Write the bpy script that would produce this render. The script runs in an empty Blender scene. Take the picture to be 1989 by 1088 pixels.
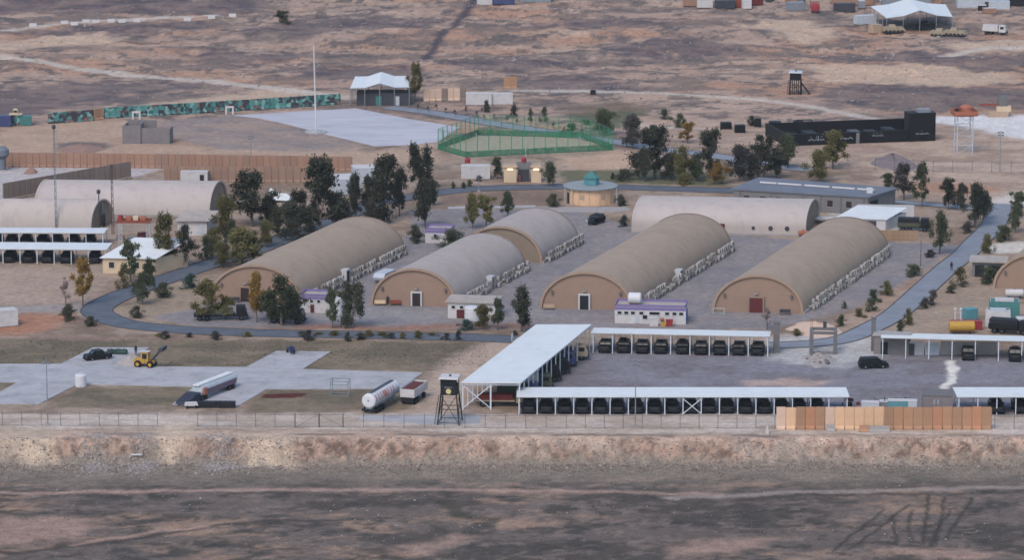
import bpy, math, random
import numpy as np
from math import sin, cos, tan, radians, degrees, hypot, atan2, pi, floor
from mathutils import Vector, Matrix

# ------------------------------------------------------------------ camera, sky, sun, exposure
SC = bpy.context.scene
COL = SC.collection
F = 7496.0; DEP = radians(11.5); HC = 144.8; CX = 994.5; CY = 544.0; WPX = 1989.0   # focal length in px, depression, height
cam_data = bpy.data.cameras.new('camera'); cam = bpy.data.objects.new('camera', cam_data); COL.objects.link(cam)
cam_data.sensor_width = 36.0; cam_data.lens = F / WPX * 36.0
cam_data.clip_start = 1.0; cam_data.clip_end = 60000.0
cam.location = (0, 0, HC); cam.rotation_euler = (pi/2 - DEP, 0, 0)
SC.camera = cam

SUN_EL, SUN_AZ = radians(48), radians(205)          # azimuth clockwise from +Y
world = bpy.data.worlds.new('World'); SC.world = world; world.use_nodes = True
wn = world.node_tree; bg = wn.nodes['Background']
sky = wn.nodes.new('ShaderNodeTexSky'); sky.sky_type = 'NISHITA'; sky.sun_disc = False
sky.sun_elevation = SUN_EL; sky.sun_rotation = SUN_AZ
sky.air_density = 1.0; sky.dust_density = 1.0; sky.ozone_density = 1.0
wn.links.new(sky.outputs['Color'], bg.inputs['Color']); bg.inputs['Strength'].default_value = 0.15
sun_data = bpy.data.lights.new('sun', 'SUN'); sun = bpy.data.objects.new('sun', sun_data); COL.objects.link(sun)
sun_data.energy = 1.4; sun_data.angle = radians(28); sun_data.color = (1.0, 0.93, 0.84)
sd = Vector((sin(SUN_AZ)*cos(SUN_EL), cos(SUN_AZ)*cos(SUN_EL), sin(SUN_EL)))
sun.rotation_euler = (-sd).to_track_quat('-Z', 'Y').to_euler()
vs = SC.view_settings
vs.view_transform = 'Standard'; vs.look = 'None'; vs.gamma = 1.0; vs.use_curve_mapping = False; vs.exposure = 0.78
SC.cycles.filter_width = 1.6; SC.cycles.max_bounces = 4; SC.cycles.diffuse_bounces = 2; SC.cycles.transparent_max_bounces = 12

# ------------------------------------------------------------------ survey: where a point of the photograph lies on the ground
def ray(px, py):
    u = (px - CX)/F; v = (py - CY)/F
    return u, cos(DEP) - v*sin(DEP), -sin(DEP) - v*cos(DEP)
def G(px, py, z=0.0):
    x, y, dz = ray(px, py); t = (z - HC)/dz
    return Vector((x*t, y*t, z))
def HT(px, by, ty):                                  # height of something standing at (px,by) whose top is at ty
    b = G(px, by); _, y, dz = ray(px, ty)
    return HC + dz*b.y/y
def SCL(px, py): return F/hypot(G(px, py).y, HC)     # px per metre
R = random.Random(7)

# ------------------------------------------------------------------ materials
def lin(c): c /= 255.0; return c/12.92 if c <= .04045 else ((c+.055)/1.055)**2.4
TINT = (1.0, 1.0, 1.0); KEXP = 1.30; SAT = .95
def P(r, g, b):
    c = [lin(v)/KEXP*t for v, t in zip((r, g, b), TINT)]; y = .3*c[0]+.55*c[1]+.15*c[2]
    return tuple(min(.85, max(.004, y+(v-y)*SAT)) for v in c)
MATS = {}
def mat(name, rgb, rough=.85, var=.18, scale=1.0, metal=0.0, bump=0.0, rnd=0.0, emit=None, spec=.3, stretch=None, stain=0.0, sscale=.35):
    m = bpy.data.materials.new(name); m.use_nodes = True; nt = m.node_tree; N = nt.nodes; L = nt.links
    b = N['Principled BSDF']; b.inputs['Roughness'].default_value = rough; b.inputs['Metallic'].default_value = metal
    b.inputs['Specular IOR Level'].default_value = spec
    col = P(*rgb)
    tc = N.new('ShaderNodeTexCoord'); src = tc.outputs['Object']
    if stretch:
        mp = N.new('ShaderNodeMapping'); mp.inputs['Scale'].default_value = stretch; L.new(src, mp.inputs['Vector']); src = mp.outputs['Vector']
    n1 = N.new('ShaderNodeTexNoise'); n1.inputs['Scale'].default_value = scale; n1.inputs['Detail'].default_value = 6; n1.inputs['Roughness'].default_value = .65
    L.new(src, n1.inputs['Vector'])
    mr = N.new('ShaderNodeMapRange'); mr.inputs['From Min'].default_value = .25; mr.inputs['From Max'].default_value = .75
    mr.inputs['To Min'].default_value = 1-var; mr.inputs['To Max'].default_value = 1+var
    L.new(n1.outputs['Fac'], mr.inputs['Value'])
    hsv = N.new('ShaderNodeHueSaturation'); hsv.inputs['Color'].default_value = (*col, 1)
    val = mr.outputs['Result']
    if stain:
        n2 = N.new('ShaderNodeTexNoise'); n2.inputs['Scale'].default_value = sscale; n2.inputs['Detail'].default_value = 9; n2.inputs['Roughness'].default_value = .72; L.new(src, n2.inputs['Vector'])
        m2 = N.new('ShaderNodeMapRange'); m2.inputs['From Min'].default_value = .50; m2.inputs['From Max'].default_value = .68; m2.inputs['To Min'].default_value = 1.0; m2.inputs['To Max'].default_value = 1-stain
        L.new(n2.outputs['Fac'], m2.inputs['Value']); m3 = N.new('ShaderNodeMath'); m3.operation = 'MULTIPLY'; L.new(val, m3.inputs[0]); L.new(m2.outputs['Result'], m3.inputs[1]); val = m3.outputs[0]
    if rnd:
        oi = N.new('ShaderNodeObjectInfo'); r2 = N.new('ShaderNodeMapRange')
        r2.inputs['To Min'].default_value = 1-rnd; r2.inputs['To Max'].default_value = 1+rnd
        L.new(oi.outputs['Random'], r2.inputs['Value'])
        mu = N.new('ShaderNodeMath'); mu.operation = 'MULTIPLY'; L.new(val, mu.inputs[0]); L.new(r2.outputs['Result'], mu.inputs[1]); val = mu.outputs[0]
    L.new(val, hsv.inputs['Value']); L.new(hsv.outputs['Color'], b.inputs['Base Color'])
    if bump:
        bp = N.new('ShaderNodeBump'); bp.inputs['Strength'].default_value = bump; bp.inputs['Distance'].default_value = .1
        L.new(n1.outputs['Fac'], bp.inputs['Height']); L.new(bp.outputs['Normal'], b.inputs['Normal'])
    if emit:
        b.inputs['Emission Color'].default_value = (*emit[0], 1); b.inputs['Emission Strength'].default_value = emit[1]
    MATS[name] = m
    return m
def net_mat(name, rgb, cover):                       # open mesh: mostly holes
    m = bpy.data.materials.new(name); m.use_nodes = True; nt = m.node_tree; N = nt.nodes; L = nt.links
    b = N['Principled BSDF']; b.inputs['Base Color'].default_value = (*P(*rgb), 1); b.inputs['Roughness'].default_value = .7
    tr = N.new('ShaderNodeBsdfTransparent'); mx = N.new('ShaderNodeMixShader')
    tc = N.new('ShaderNodeTexCoord'); no = N.new('ShaderNodeTexNoise'); no.inputs['Scale'].default_value = .8
    L.new(tc.outputs['Object'], no.inputs['Vector'])
    mr = N.new('ShaderNodeMapRange'); mr.inputs['To Min'].default_value = cover*.5; mr.inputs['To Max'].default_value = cover*1.5
    L.new(no.outputs['Fac'], mr.inputs['Value']); L.new(mr.outputs['Result'], mx.inputs['Fac'])
    L.new(tr.outputs[0], mx.inputs[1]); L.new(b.outputs[0], mx.inputs[2]); L.new(mx.outputs[0], N['Material Output'].inputs['Surface'])
    MATS[name] = m; return m
def leaf_mat(name, c1, c2):
    m = bpy.data.materials.new(name); m.use_nodes = True; nt = m.node_tree; N = nt.nodes; L = nt.links
    b = N['Principled BSDF']; b.inputs['Roughness'].default_value = .8; b.inputs['Specular IOR Level'].default_value = .15
    tc = N.new('ShaderNodeTexCoord'); no = N.new('ShaderNodeTexNoise'); no.inputs['Scale'].default_value = .9; no.inputs['Detail'].default_value = 4
    L.new(tc.outputs['Object'], no.inputs['Vector'])
    cr = N.new('ShaderNodeValToRGB'); e = cr.color_ramp.elements
    e[0].position = .33; e[0].color = (*P(*c1), 1); e[1].position = .68; e[1].color = (*P(*c2), 1)
    L.new(no.outputs['Fac'], cr.inputs['Fac'])
    oi = N.new('ShaderNodeObjectInfo'); mr = N.new('ShaderNodeMapRange'); mr.inputs['To Min'].default_value = .75; mr.inputs['To Max'].default_value = 1.25
    hs = N.new('ShaderNodeHueSaturation'); L.new(oi.outputs['Random'], mr.inputs['Value']); L.new(mr.outputs['Result'], hs.inputs['Value'])
    L.new(cr.outputs['Color'], hs.inputs['Color']); L.new(hs.outputs['Color'], b.inputs['Base Color'])
    MATS[name] = m; return m

mat('canopy_white', (213, 213, 211), .5, .05, .3, stain=.13, sscale=.5)
mat('post_white', (205, 212, 220), .6, .1)
mat('shell_tan', (160, 139, 119), .9, .10, .22, stretch=(1, 1, .35), bump=.15, stain=.16, sscale=.5)
mat('shell_grey', (168, 154, 146), .9, .09, .22, stretch=(1, 1, .35), bump=.15, stain=.16, sscale=.5)
mat('shell_pale', (182, 168, 160), .9, .07, .22, stretch=(1, 1, .35), bump=.15, stain=.16, sscale=.5)
mat('end_tan', (152, 124, 106), .9, .14, .35, bump=.1, stain=.15)
mat('end_brown', (140, 122, 104), .9, .14, .35)
mat('rim_tan', (160, 134, 114), .9, .12, .6)
mat('kerb', (160, 152, 148), .9, .15)
mat('ac_white', (164, 158, 152), .7, .15, rnd=.38)
mat('ac_dark', (70, 72, 76), .7, .1)
mat('door_dark', (48, 34, 34), .7, .2)
mat('door_red', (92, 34, 36), .7, .2)
mat('frame_white', (190, 188, 186), .6, .08)
mat('black_paint', (14, 14, 18), .6, .2, spec=.25)
mat('black_matt', (30, 31, 36), .8, .2)
mat('tyre', (22, 22, 24), .95, .2)
mat('rim_metal', (110, 110, 112), .5, .2)
mat('glass', (30, 34, 40), .25, .1, spec=.4)
mat('lamp_glass', (118, 120, 124), .2, .1)
mat('sand_paint', (150, 134, 112), .8, .15)
mat('olive_paint', (76, 78, 62), .8, .2)
mat('steel_dark', (62, 62, 68), .6, .2)
mat('steel_grey', (128, 132, 138), .55, .2)
mat('steel_pale', (180, 184, 190), .55, .12)
mat('white_wall', (196, 190, 188), .85, .1, .5, stain=.2, sscale=.8)
mat('purple', (122, 108, 152), .8, .12)
mat('blue_door', (84, 104, 164), .7, .12)
mat('cream_wall', (206, 180, 148), .88, .1, .5)
mat('peach_wall', (222, 178, 140), .88, .1, .5)
mat('tan_wall', (176, 150, 126), .9, .12, .5)
mat('grey_block', (124, 116, 116), .95, .18, .9)
mat('grey_wall', (120, 116, 114), .9, .15, .6)
mat('roof_grey', (108, 112, 122), .85, .15, .4)
mat('roof_dirty', (170, 158, 148), .9, .2, .5)
mat('roof_blue_grey', (138, 144, 144), .8, .12, .4)
mat('net_green', (44, 128, 84), .7, .15)
mat('teal', (66, 118, 114), .7, .15)
mat('turquoise', (86, 140, 146), .7, .12)
mat('tank_white', (202, 200, 202), .5, .08)
mat('red', (150, 46, 52), .6, .15)
mat('dark_red', (100, 40, 36), .85, .2)
mat('yellow', (182, 140, 52), .6, .15)
mat('orange', (164, 96, 72), .7, .2)
mat('navy', (46, 48, 64), .7, .15)
mat('mauve', (112, 92, 104), .8, .2)
mat('blue', (60, 68, 108), .55, .15)
mat('rust', (136, 70, 54), .9, .25)
mat('soil_load', (96, 44, 40), 1, .3, 2)
mat('letter_red', (186, 110, 92), .7, .1)
mat('letter_white', (150, 154, 162), .7, .1)
mat('gold', (206, 190, 130), .6, .1)
mat('asphalt', (92, 97, 106), .9, .22, .3, bump=.05, stain=.25)
mat('asphalt_pale', (128, 132, 140), .9, .2, .3, bump=.05)
mat('asphalt_edge', (76, 74, 78), .95, .2)
mat('concrete_slab', (168, 165, 166), .9, .22, .22, bump=.05, stain=.28, sscale=.3)
mat('parade_slab', (182, 179, 184), .9, .14, .16, stretch=(.4, 1, 1), stain=.2, sscale=.25)
mat('concrete_post', (108, 104, 104), .9, .15)
mat('bank_rock', (148, 122, 110), 1, .3, 2)
mat('rubble', (160, 150, 144), .95, .25, 2)
mat('bark', (104, 92, 84), .95, .25, 3)
mat('turf', (160, 148, 124), .95, .25, .6)
mat('timber', (158, 128, 98), .9, .18, 1.5, rnd=.12)
mat('mound_grey', (120, 106, 106), 1, .2, .6)
mat('mound_red', (146, 114, 100), 1, .2, .8)
mat('cloth_dark', (36, 36, 44), .9, .2)
mat('cloth_blue', (52, 60, 92), .9, .2)
mat('skin', (150, 112, 92), .7, .05)
mat('lamp_lit', (255, 226, 160), .5, 0, emit=((1.0, .72, .32), 2.2))
mat('fence_steel', (96, 96, 100), .7, .15)
net_mat('chain_link', (150, 148, 150), .10)
net_mat('green_net', (56, 150, 100), .13)
net_mat('green_net_dense', (26, 104, 70), .8)
for nm, c in dict(pale=(204, 172, 150), peach=(214, 172, 136), brown=(164, 126, 98), orange=(180, 128, 96), ochre=(170, 128, 98),
                  rose=(154, 118, 98), rose2=(148, 118, 100), greyt=(132, 114, 102), greyc=(160, 152, 146)).items():
    mat('wall_'+nm, c, .92, .12, .7, rnd=.07)
def camo_mat():
    m = bpy.data.materials.new('camo'); m.use_nodes = True; nt = m.node_tree; N = nt.nodes; L = nt.links
    b = N['Principled BSDF']; b.inputs['Roughness'].default_value = .9
    g = N.new('ShaderNodeNewGeometry'); v = N.new('ShaderNodeTexVoronoi'); v.inputs['Scale'].default_value = 1.15
    no = N.new('ShaderNodeTexNoise'); no.inputs['Scale'].default_value = 1.2; mx = N.new('ShaderNodeVectorMath'); mx.operation = 'ADD'
    L.new(g.outputs['Position'], no.inputs['Vector']); L.new(g.outputs['Position'], mx.inputs[0]); L.new(no.outputs['Color'], mx.inputs[1]); L.new(mx.outputs[0], v.inputs['Vector'])
    cr = N.new('ShaderNodeValToRGB'); cr.color_ramp.interpolation = 'CONSTANT'; e = cr.color_ramp.elements
    e[0].position = 0; e[0].color = (*P(58, 56, 62), 1); e[1].position = .36; e[1].color = (*P(76, 132, 126), 1)
    for p, c in ((.62, (54, 104, 100)), (.76, (118, 88, 84)), (.88, (120, 160, 152))):
        k = e.new(p); k.color = (*P(*c), 1)
    se = N.new('ShaderNodeSeparateColor'); L.new(v.outputs['Color'], se.inputs['Color']); L.new(se.outputs['Red'], cr.inputs['Fac'])
    L.new(cr.outputs['Color'], b.inputs['Base Color']); MATS['camo'] = m
camo_mat()
leaf_mat('leaf_dark', (48, 50, 42), (84, 84, 66))
leaf_mat('leaf_green', (54, 62, 46), (96, 100, 70))
leaf_mat('leaf_olive', (70, 68, 42), (118, 108, 62))
leaf_mat('leaf_yellow', (110, 84, 34), (172, 134, 60))
leaf_mat('leaf_grey', (52, 50, 50), (90, 86, 78))
leaf_mat('leaf_bare', (118, 100, 98), (158, 138, 132))
leaf_mat('leaf_field', (92, 86, 80), (132, 122, 112))
leaf_mat('leaf_weed', (124, 114, 104), (162, 148, 134))
leaf_mat('leaf_dry', (104, 100, 78), (136, 126, 104))
leaf_mat('leaf_teal', (36, 58, 56), (70, 100, 88))

# ------------------------------------------------------------------ mesh builder and scene helpers
class MB:
    def __init__(s): s.v = []; s.f = []
    def add(s, vs, fs):
        o = len(s.v); s.v += [tuple(p) for p in vs]; s.f += [tuple(i+o for i in f) for f in fs]; return s
    def box(s, x0, y0, z0, x1, y1, z1, tx=0, ty=0, ty2=None):      # tx, ty pull the top in
        b = ty if ty2 is None else ty2
        return s.add([(x0, y0, z0), (x1, y0, z0), (x1, y1, z0), (x0, y1, z0), (x0+tx, y0+ty, z1), (x1-tx, y0+ty, z1), (x1-tx, y1-b, z1), (x0+tx, y1-b, z1)],
                     [(3, 2, 1, 0), (4, 5, 6, 7), (0, 1, 5, 4), (1, 2, 6, 5), (2, 3, 7, 6), (3, 0, 4, 7)])
    def tube(s, p0, p1, r, n=6, r2=None, cap=True):
        p0 = Vector(p0); p1 = Vector(p1); r2 = r if r2 is None else r2
        d = (p1-p0); d = d.normalized() if d.length > 1e-6 else Vector((0, 0, 1))
        a = d.orthogonal().normalized(); b = d.cross(a)
        vs = []
        for p, q in ((p0, r), (p1, r2)):
            for i in range(n):
                t = 2*pi*i/n + pi/n; vs.append(p + (a*cos(t) + b*sin(t))*q)
        fs = [(i, (i+1) % n, n+(i+1) % n, n+i) for i in range(n)]
        if cap: fs += [tuple(range(n-1, -1, -1)), tuple(range(n, 2*n))]
        return s.add(vs, fs)
    def lathe(s, prof, n=16, c=(0, 0, 0), axis='z'):
        vs = []
        for r, z in prof:
            for i in range(n):
                t = 2*pi*i/n
                q = (r*cos(t), r*sin(t), z) if axis == 'z' else ((r*cos(t), z, r*sin(t)) if axis == 'y' else (z, r*cos(t), r*sin(t)))
                vs.append((q[0]+c[0], q[1]+c[1], q[2]+c[2]))
        fs = []
        for k in range(len(prof)-1):
            for i in range(n): fs.append((k*n+i, k*n+(i+1) % n, (k+1)*n+(i+1) % n, (k+1)*n+i))
        fs += [tuple(range(n-1, -1, -1)), tuple(range((len(prof)-1)*n, len(prof)*n))]
        return s.add(vs, fs)
    def prism(s, poly, z0, z1):
        n = len(poly)
        return s.add([(p[0], p[1], z0) for p in poly] + [(p[0], p[1], z1) for p in poly],
                     [tuple(range(n-1, -1, -1)), tuple(range(n, 2*n))] + [(i, (i+1) % n, n+(i+1) % n, n+i) for i in range(n)])
    def side(s, prof, x0, x1):                                     # profile in (y,z) extruded along x
        n = len(prof)
        return s.add([(x0, p[0], p[1]) for p in prof] + [(x1, p[0], p[1]) for p in prof],
                     [tuple(range(n)), tuple(range(2*n-1, n-1, -1))] + [(i, n+i, n+(i+1) % n, (i+1) % n) for i in range(n)])
    def grid(s, rows):                                             # rows of equal length
        m = len(rows[0])
        return s.add([p for r in rows for p in r], [(i*m+j, i*m+j+1, (i+1)*m+j+1, (i+1)*m+j) for i in range(len(rows)-1) for j in range(m-1)])
    def mesh(s, name, m, smooth=False):
        me = bpy.data.meshes.new(name); me.from_pydata(s.v, [], s.f); me.materials.append(MATS[m] if isinstance(m, str) else m)
        if smooth: me.shade_smooth()
        me.update(); return me
    def build(s, name, m, parent=None, loc=None, smooth=False):
        return link(name, s.mesh(name, m, smooth), parent, loc)
def link(name, me, parent=None, loc=None, rz=0):
    o = bpy.data.objects.new(name, me); COL.objects.link(o)
    if parent: o.parent = parent
    if loc is not None: o.location = loc
    if rz: o.rotation_euler = (0, 0, rz)
    return o
def tag(o, label, cat, group=None):
    o['label'] = label; o['category'] = cat
    if group: o['group'] = group
    return o
def thing(name, label, cat, loc=(0, 0, 0), rz=0, group=None):
    o = bpy.data.objects.new(name, None); COL.objects.link(o); o.empty_display_size = .2
    o.location = loc; o.rotation_euler = (0, 0, rz); return tag(o, label, cat, group)
def copy_tree(o, parent=None):
    c = o.copy(); COL.objects.link(c)
    if parent: c.parent = parent
    for ch in list(o.children): copy_tree(ch, c)
    return c
PROTO = {}
def inst(key, make, label, cat, loc, rz=0, group=None, scale=None):
    """first use builds the thing, later uses copy it with its parts"""
    if key in PROTO: o = copy_tree(PROTO[key])
    else: o = make(); PROTO[key] = o
    o.location = loc; o.rotation_euler = (0, 0, rz); o.scale = scale or (1, 1, 1)
    o['label'] = label; o['category'] = cat
    if 'group' in o: del o['group']
    if group: o['group'] = group
    return o
def struct(o): o['kind'] = 'structure'; return o
def stuff(o, label=None, cat=None):
    o['kind'] = 'stuff'
    if label: o['label'] = label; o['category'] = cat
    return o

# ------------------------------------------------------------------ ground: one sheet to the horizon
def _h(ix, iy, s):
    n = (ix.astype(np.int64)*374761393 + iy.astype(np.int64)*668265263 + s*1442695041) & 0xffffffff
    n = ((n ^ (n >> 13))*1274126177) & 0xffffffff
    n = ((n ^ (n >> 16))*2246822519) & 0xffffffff
    return ((n ^ (n >> 15)) & 0xffff)/65535.0
def vn(x, y, s=0):
    x = np.asarray(x, float); y = np.asarray(y, float)
    ix = np.floor(x); iy = np.floor(y); fx = x-ix; fy = y-iy
    fx = fx*fx*(3-2*fx); fy = fy*fy*(3-2*fy)
    a = _h(ix, iy, s); b = _h(ix+1, iy, s); c = _h(ix, iy+1, s); d = _h(ix+1, iy+1, s)
    return (a*(1-fx)+b*fx)*(1-fy) + (c*(1-fx)+d*fx)*fy
def fbm(x, y, s=0, o=4, g=.55):
    t = 0; a = 1; n = 0
    for k in range(o): t = t + a*vn(x*2**k, y*2**k, s+k*17); n += a; a *= g
    return t/n
def ss(a, b, x): t = np.clip((x-a)/(b-a), 0, 1); return t*t*(3-2*t)
ZLOW = -3.4
YEDGE = G(994, 851).y
def zt(x, y):
    x = np.asarray(x, float); y = np.asarray(y, float)
    edge = YEDGE + (fbm(x/7, x*0+3, 5, 3)-.5)*2.2
    t = np.clip((edge - y)/(3.6 + 1.8*vn(x/9, x*0, 8)), 0, 1)
    t2 = ss(0, 1, t*.85 + .15*t)
    face = np.clip(4*t*(1-t), 0, 1)
    z = ZLOW*t2 + face*((fbm(x/1.2 + y/4, y/3.0, 11, 3, .65)-.5)*2.0 + (vn(x/.9 - y/3, y/4, 15)-.5)*.5)
    low = ss(YEDGE-5, YEDGE-30, y)
    z = z + low*(fbm(x/14, y/10, 21, 4)-.5)*.9
    berm = ss(YEDGE-3, YEDGE+.5, y)*ss(YEDGE+3.5, YEDGE+1.0, y)
    z = z + berm*(fbm(x/2.5, y/2, 31, 3)-.35)*.5
    far = ss(935, 990, y)
    z = z + far*((fbm(x/45, y/30, 41, 4)-.5)*4.0 + (fbm(x/7, y/6, 43, 4, .65)-.5)*1.6)
    return z
def ZT(x, y): return float(zt(np.array([x]), np.array([y]))[0])
def GT(px, py):                                      # ground point on the real terrain
    z = 0.0
    for _ in range(6):
        p = G(px, py, z); z = ZT(p.x, p.y)
    p.z = z; return p

def axis_steps(bands, lo, hi):
    a = [bands[0][0]]
    for s, e, d in bands:
        n = max(1, int(round((e-s)/d))); a += list(np.linspace(s, e, n+1)[1:])
    d = bands[-1][2]*1.6; up = a[-1]
    while up < hi: up += d; a.append(up); d *= 1.6
    d = bands[0][2]*1.6; dn = a[0]; pre = []
    while dn > lo: dn -= d; pre.append(dn); d *= 1.6
    return np.array(pre[::-1] + a)
gx = axis_steps([(-175, -120, 1.0), (-120, -75, .6), (-75, 85, .45), (85, 120, .6), (120, 175, 1.0)], -26000, 26000)
gy = axis_steps([(500, 578, .7), (578, 594, .3), (594, 700, .7), (700, 800, .85), (800, 1000, 1.2), (1000, 1190, 1.8)], -3000, 50000)
NX, NY = len(gx), len(gy)
XX, YY = np.meshgrid(gx, gy); X = XX.ravel(); Y = YY.ravel()
Z = zt(X, Y)
def LIN(c): return np.array(P(*c))*np.array((1.05, 1.0, .90))
n_a = fbm(X/15, Y/11, 51, 5, .68); n_b = fbm(X/60, Y/34, 61, 4); n_c = fbm(X/5, Y/4, 71, 3); n_w = (fbm(X/3.5, Y/3.5, 81, 3)-.5); n_w2 = (fbm(X/3.5, Y/3.5, 91, 3)-.5)
def mix(a, b, t): return a*(1-t[:, None]) + b*t[:, None]
one = np.ones(len(X))[:, None]
# open country
C = one*LIN((164, 140, 128))
C = mix(C, one*LIN((166, 132, 114)), ss(.46, .62, n_b))
C = mix(C, one*LIN((116, 103, 100)), .85*ss(.46, .60, n_a))
C = mix(C, one*LIN((180, 156, 142)), .7*ss(.54, .66, fbm(X/17, Y/9, 101, 5, .68)))
C = mix(C, one*LIN((92, 86, 88)), .85*ss(.54, .64, fbm(X/6, Y/5, 103, 5, .75)))
# lower field in front of the bank
lowc = one*LIN((104, 94, 91))
fl1 = fbm(X/20, Y/9, 111, 6, .68); fl2 = fbm(X/6, Y/4, 113, 5, .72)
lowc = mix(lowc, one*LIN((146, 122, 108)), ss(.52, .64, fl1))
lowc = mix(lowc, one*LIN((82, 76, 73)), ss(.48, .60, fbm(X/14, Y/8, 117, 5, .7)))
lowc = mix(lowc, one*LIN((70, 68, 66)), .85*ss(.54, .66, fl2))
lowc = mix(lowc, one*LIN((128, 114, 110)), .6*ss(.55, .68, fbm(X/3.5, Y/2.5, 119, 4, .7)))
C = mix(C, lowc, ss(YEDGE+.5, YEDGE-1, Y))
# bank face
hgt = np.clip((Z-ZLOW)/-ZLOW, 0, 1)
fc = mix(one*LIN((164, 138, 126)), one*LIN((112, 92, 84)), ss(.42, .62, fbm(X/1.1, Y/.9, 121, 4, .75)))
fc = mix(fc, one*LIN((158, 146, 138)), .7*ss(.50, .66, fbm(X/5, Y/3, 123, 4, .65)))
fc = mix(fc, one*LIN((134, 124, 116)), ss(.48, .05, hgt + .5*(fbm(X/2, Y/2, 125, 3)-.5)))
fm = ss(YEDGE-22, YEDGE-5, Y + 8*(fbm(X/6, Y/4, 127, 3)-.5))*ss(YEDGE+2.5, YEDGE+.5, Y)
C = mix(C, fc, fm)
# camp ground
campm = ss(YEDGE+.5, YEDGE+2.0, Y)*ss(880, 850, Y)
cc = mix(one*LIN((158, 140, 128)), one*LIN((136, 116, 104)), ss(.46, .62, n_a))
cc = mix(cc, one*LIN((118, 104, 92)), .7*ss(.54, .66, fbm(X/8, Y/6, 131, 4, .6)))
C = mix(C, cc, campm)

def paint_mask(poly=None, path=None, width=2.0, soft=.6, wob=1.0, z=0.0):
    pts = np.array([G(p[0], p[1], z)[:2] for p in (poly or path)])
    pad = width + soft + wob + 2
    sel = np.where((X > pts[:, 0].min()-pad) & (X < pts[:, 0].max()+pad) & (Y > pts[:, 1].min()-pad) & (Y < pts[:, 1].max()+pad))[0]
    x = X[sel] + n_w[sel]*2*wob; y = Y[sel] + n_w2[sel]*2*wob*1.6
    n = len(pts); d2 = np.full(len(sel), 1e12); ins = np.zeros(len(sel), bool)
    for i in range(n if poly else n-1):
        a = pts[i]; b = pts[(i+1) % n]; e = b-a; L2 = (e*e).sum()+1e-9
        t = np.clip(((x-a[0])*e[0] + (y-a[1])*e[1])/L2, 0, 1)
        d2 = np.minimum(d2, (x-a[0]-t*e[0])**2 + (y-a[1]-t*e[1])**2)
        if poly and abs(e[1]) > 1e-9:
            ins ^= ((a[1] > y) != (b[1] > y)) & (x < e[0]*(y-a[1])/e[1] + a[0])
    d = np.sqrt(d2)
    s = np.where(ins, d, -d) if poly else width/2 - d
    return sel, np.clip(.5 + s/soft/2, 0, 1)
def paint(col, poly=None, path=None, width=2.0, soft=.6, wob=1.0, k=1.0, z=0.0, col2=None):
    sel, m = paint_mask(poly, path, width, soft, wob, z)
    c = LIN(col)[None, :]*np.ones((len(sel), 1))
    if col2: c = mix(c, np.ones((len(sel), 1))*LIN(col2), ss(.40, .62, fbm(X[sel]/9, Y[sel]/6, 141, 4, .6)))
    C[sel] = mix(C[sel], c, m*k)
# -- far country: dark burnt ground, pale tracks, a trench
DK = (84, 76, 86)
for pl in ([(-80, 178), (120, 160), (230, 155), (380, 158), (420, 166), (280, 186), (160, 208), (60, 228), (-80, 236)],
           [(-80, -10), (520, -6), (500, 22), (300, 30), (90, 20), (-80, 34)],
           [(440, 70), (520, 46), (690, 28), (860, 28), (880, 40), (780, 56), (640, 60), (560, 70)],
           [(0, 64), (180, 52), (420, 44), (440, 58), (260, 72), (100, 66)],
           [(1000, 52), (1120, 34), (1270, 38), (1300, 52), (1120, 62)],
           [(1180, 90), (1330, 76), (1480, 92), (1400, 104), (1220, 110)],
           [(860, 128), (1000, 110), (1160, 122), (1040, 138), (900, 142)],
           [(560, 130), (700, 122), (850, 140), (780, 158), (620, 150)],
           [(1640, 100), (1800, 96), (1989, 118), (2040, 140), (1800, 132), (1660, 118)],
           [(1560, 165), (1760, 158), (1989, 178), (2040, 205), (1800, 210), (1640, 200)],
           [(1020, 150), (1140, 144), (1250, 172), (1120, 186), (1000, 175)],
           [(340, 104), (520, 100), (560, 116), (420, 124)]):
    paint(DK, poly=pl, soft=3.5, wob=8, k=.8, col2=(116, 102, 102))
for pl in ([(-80, 84), (120, 72), (240, 74), (200, 90), (40, 100), (-80, 104)], [(380, 190), (560, 172), (660, 186), (560, 190), (200, 226), (120, 228)],
           [(1480, 30), (1560, 34), (1640, 66), (1560, 84), (1490, 60)], [(1440, 48), (1500, 46), (1520, 60), (1450, 62)],
           [(1560, 128), (1760, 126), (1989, 150), (1880, 168), (1600, 156)], [(1830, 90), (1989, 78), (2050, 96), (1880, 108)]):
    paint((190, 166, 148), poly=pl, soft=2.5, wob=3, k=.8)
for pth, w in (([(-80, 112), (0, 119), (130, 128), (250, 140), (440, 159), (560, 176), (680, 190)], 5.5), ([(-80, 66), (0, 59), (60, 53), (120, 48), (280, 40), (420, 33)], 4),
               ([(1000, 176), (1170, 178), (1290, 181), (1400, 188), (1500, 196), (1580, 208), (1650, 222), (1740, 238)], 3.5),
               ([(1840, 108), (1930, 96), (2050, 92)], 4), ([(1400, 250), (1300, 248), (1200, 240)], 3)):
    paint((188, 178, 172), path=pth, width=w, soft=1.0, wob=.8, k=.85)
paint((72, 66, 78), path=[(815, 122), (838, 96), (862, 66), (880, 52), (900, 28), (926, -5)], width=2.4, soft=.7, wob=.7, k=.9)
paint((120, 92, 84), path=[(240, 82), (290, 84), (330, 83)], width=3, soft=1.2, wob=1)
paint((206, 204, 210), poly=[(1780, 232), (1850, 226), (2060, 220), (2060, 282), (1960, 268), (1860, 246)], soft=1.6, wob=2)
paint((182, 160, 146), poly=[(1250, 256), (1400, 246), (1540, 250), (1780, 234), (1860, 246), (2060, 284), (2060, 400), (1740, 385), (1700, 330), (1560, 322), (1330, 280)], soft=3, wob=3, k=.85, col2=(158, 136, 124))
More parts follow.
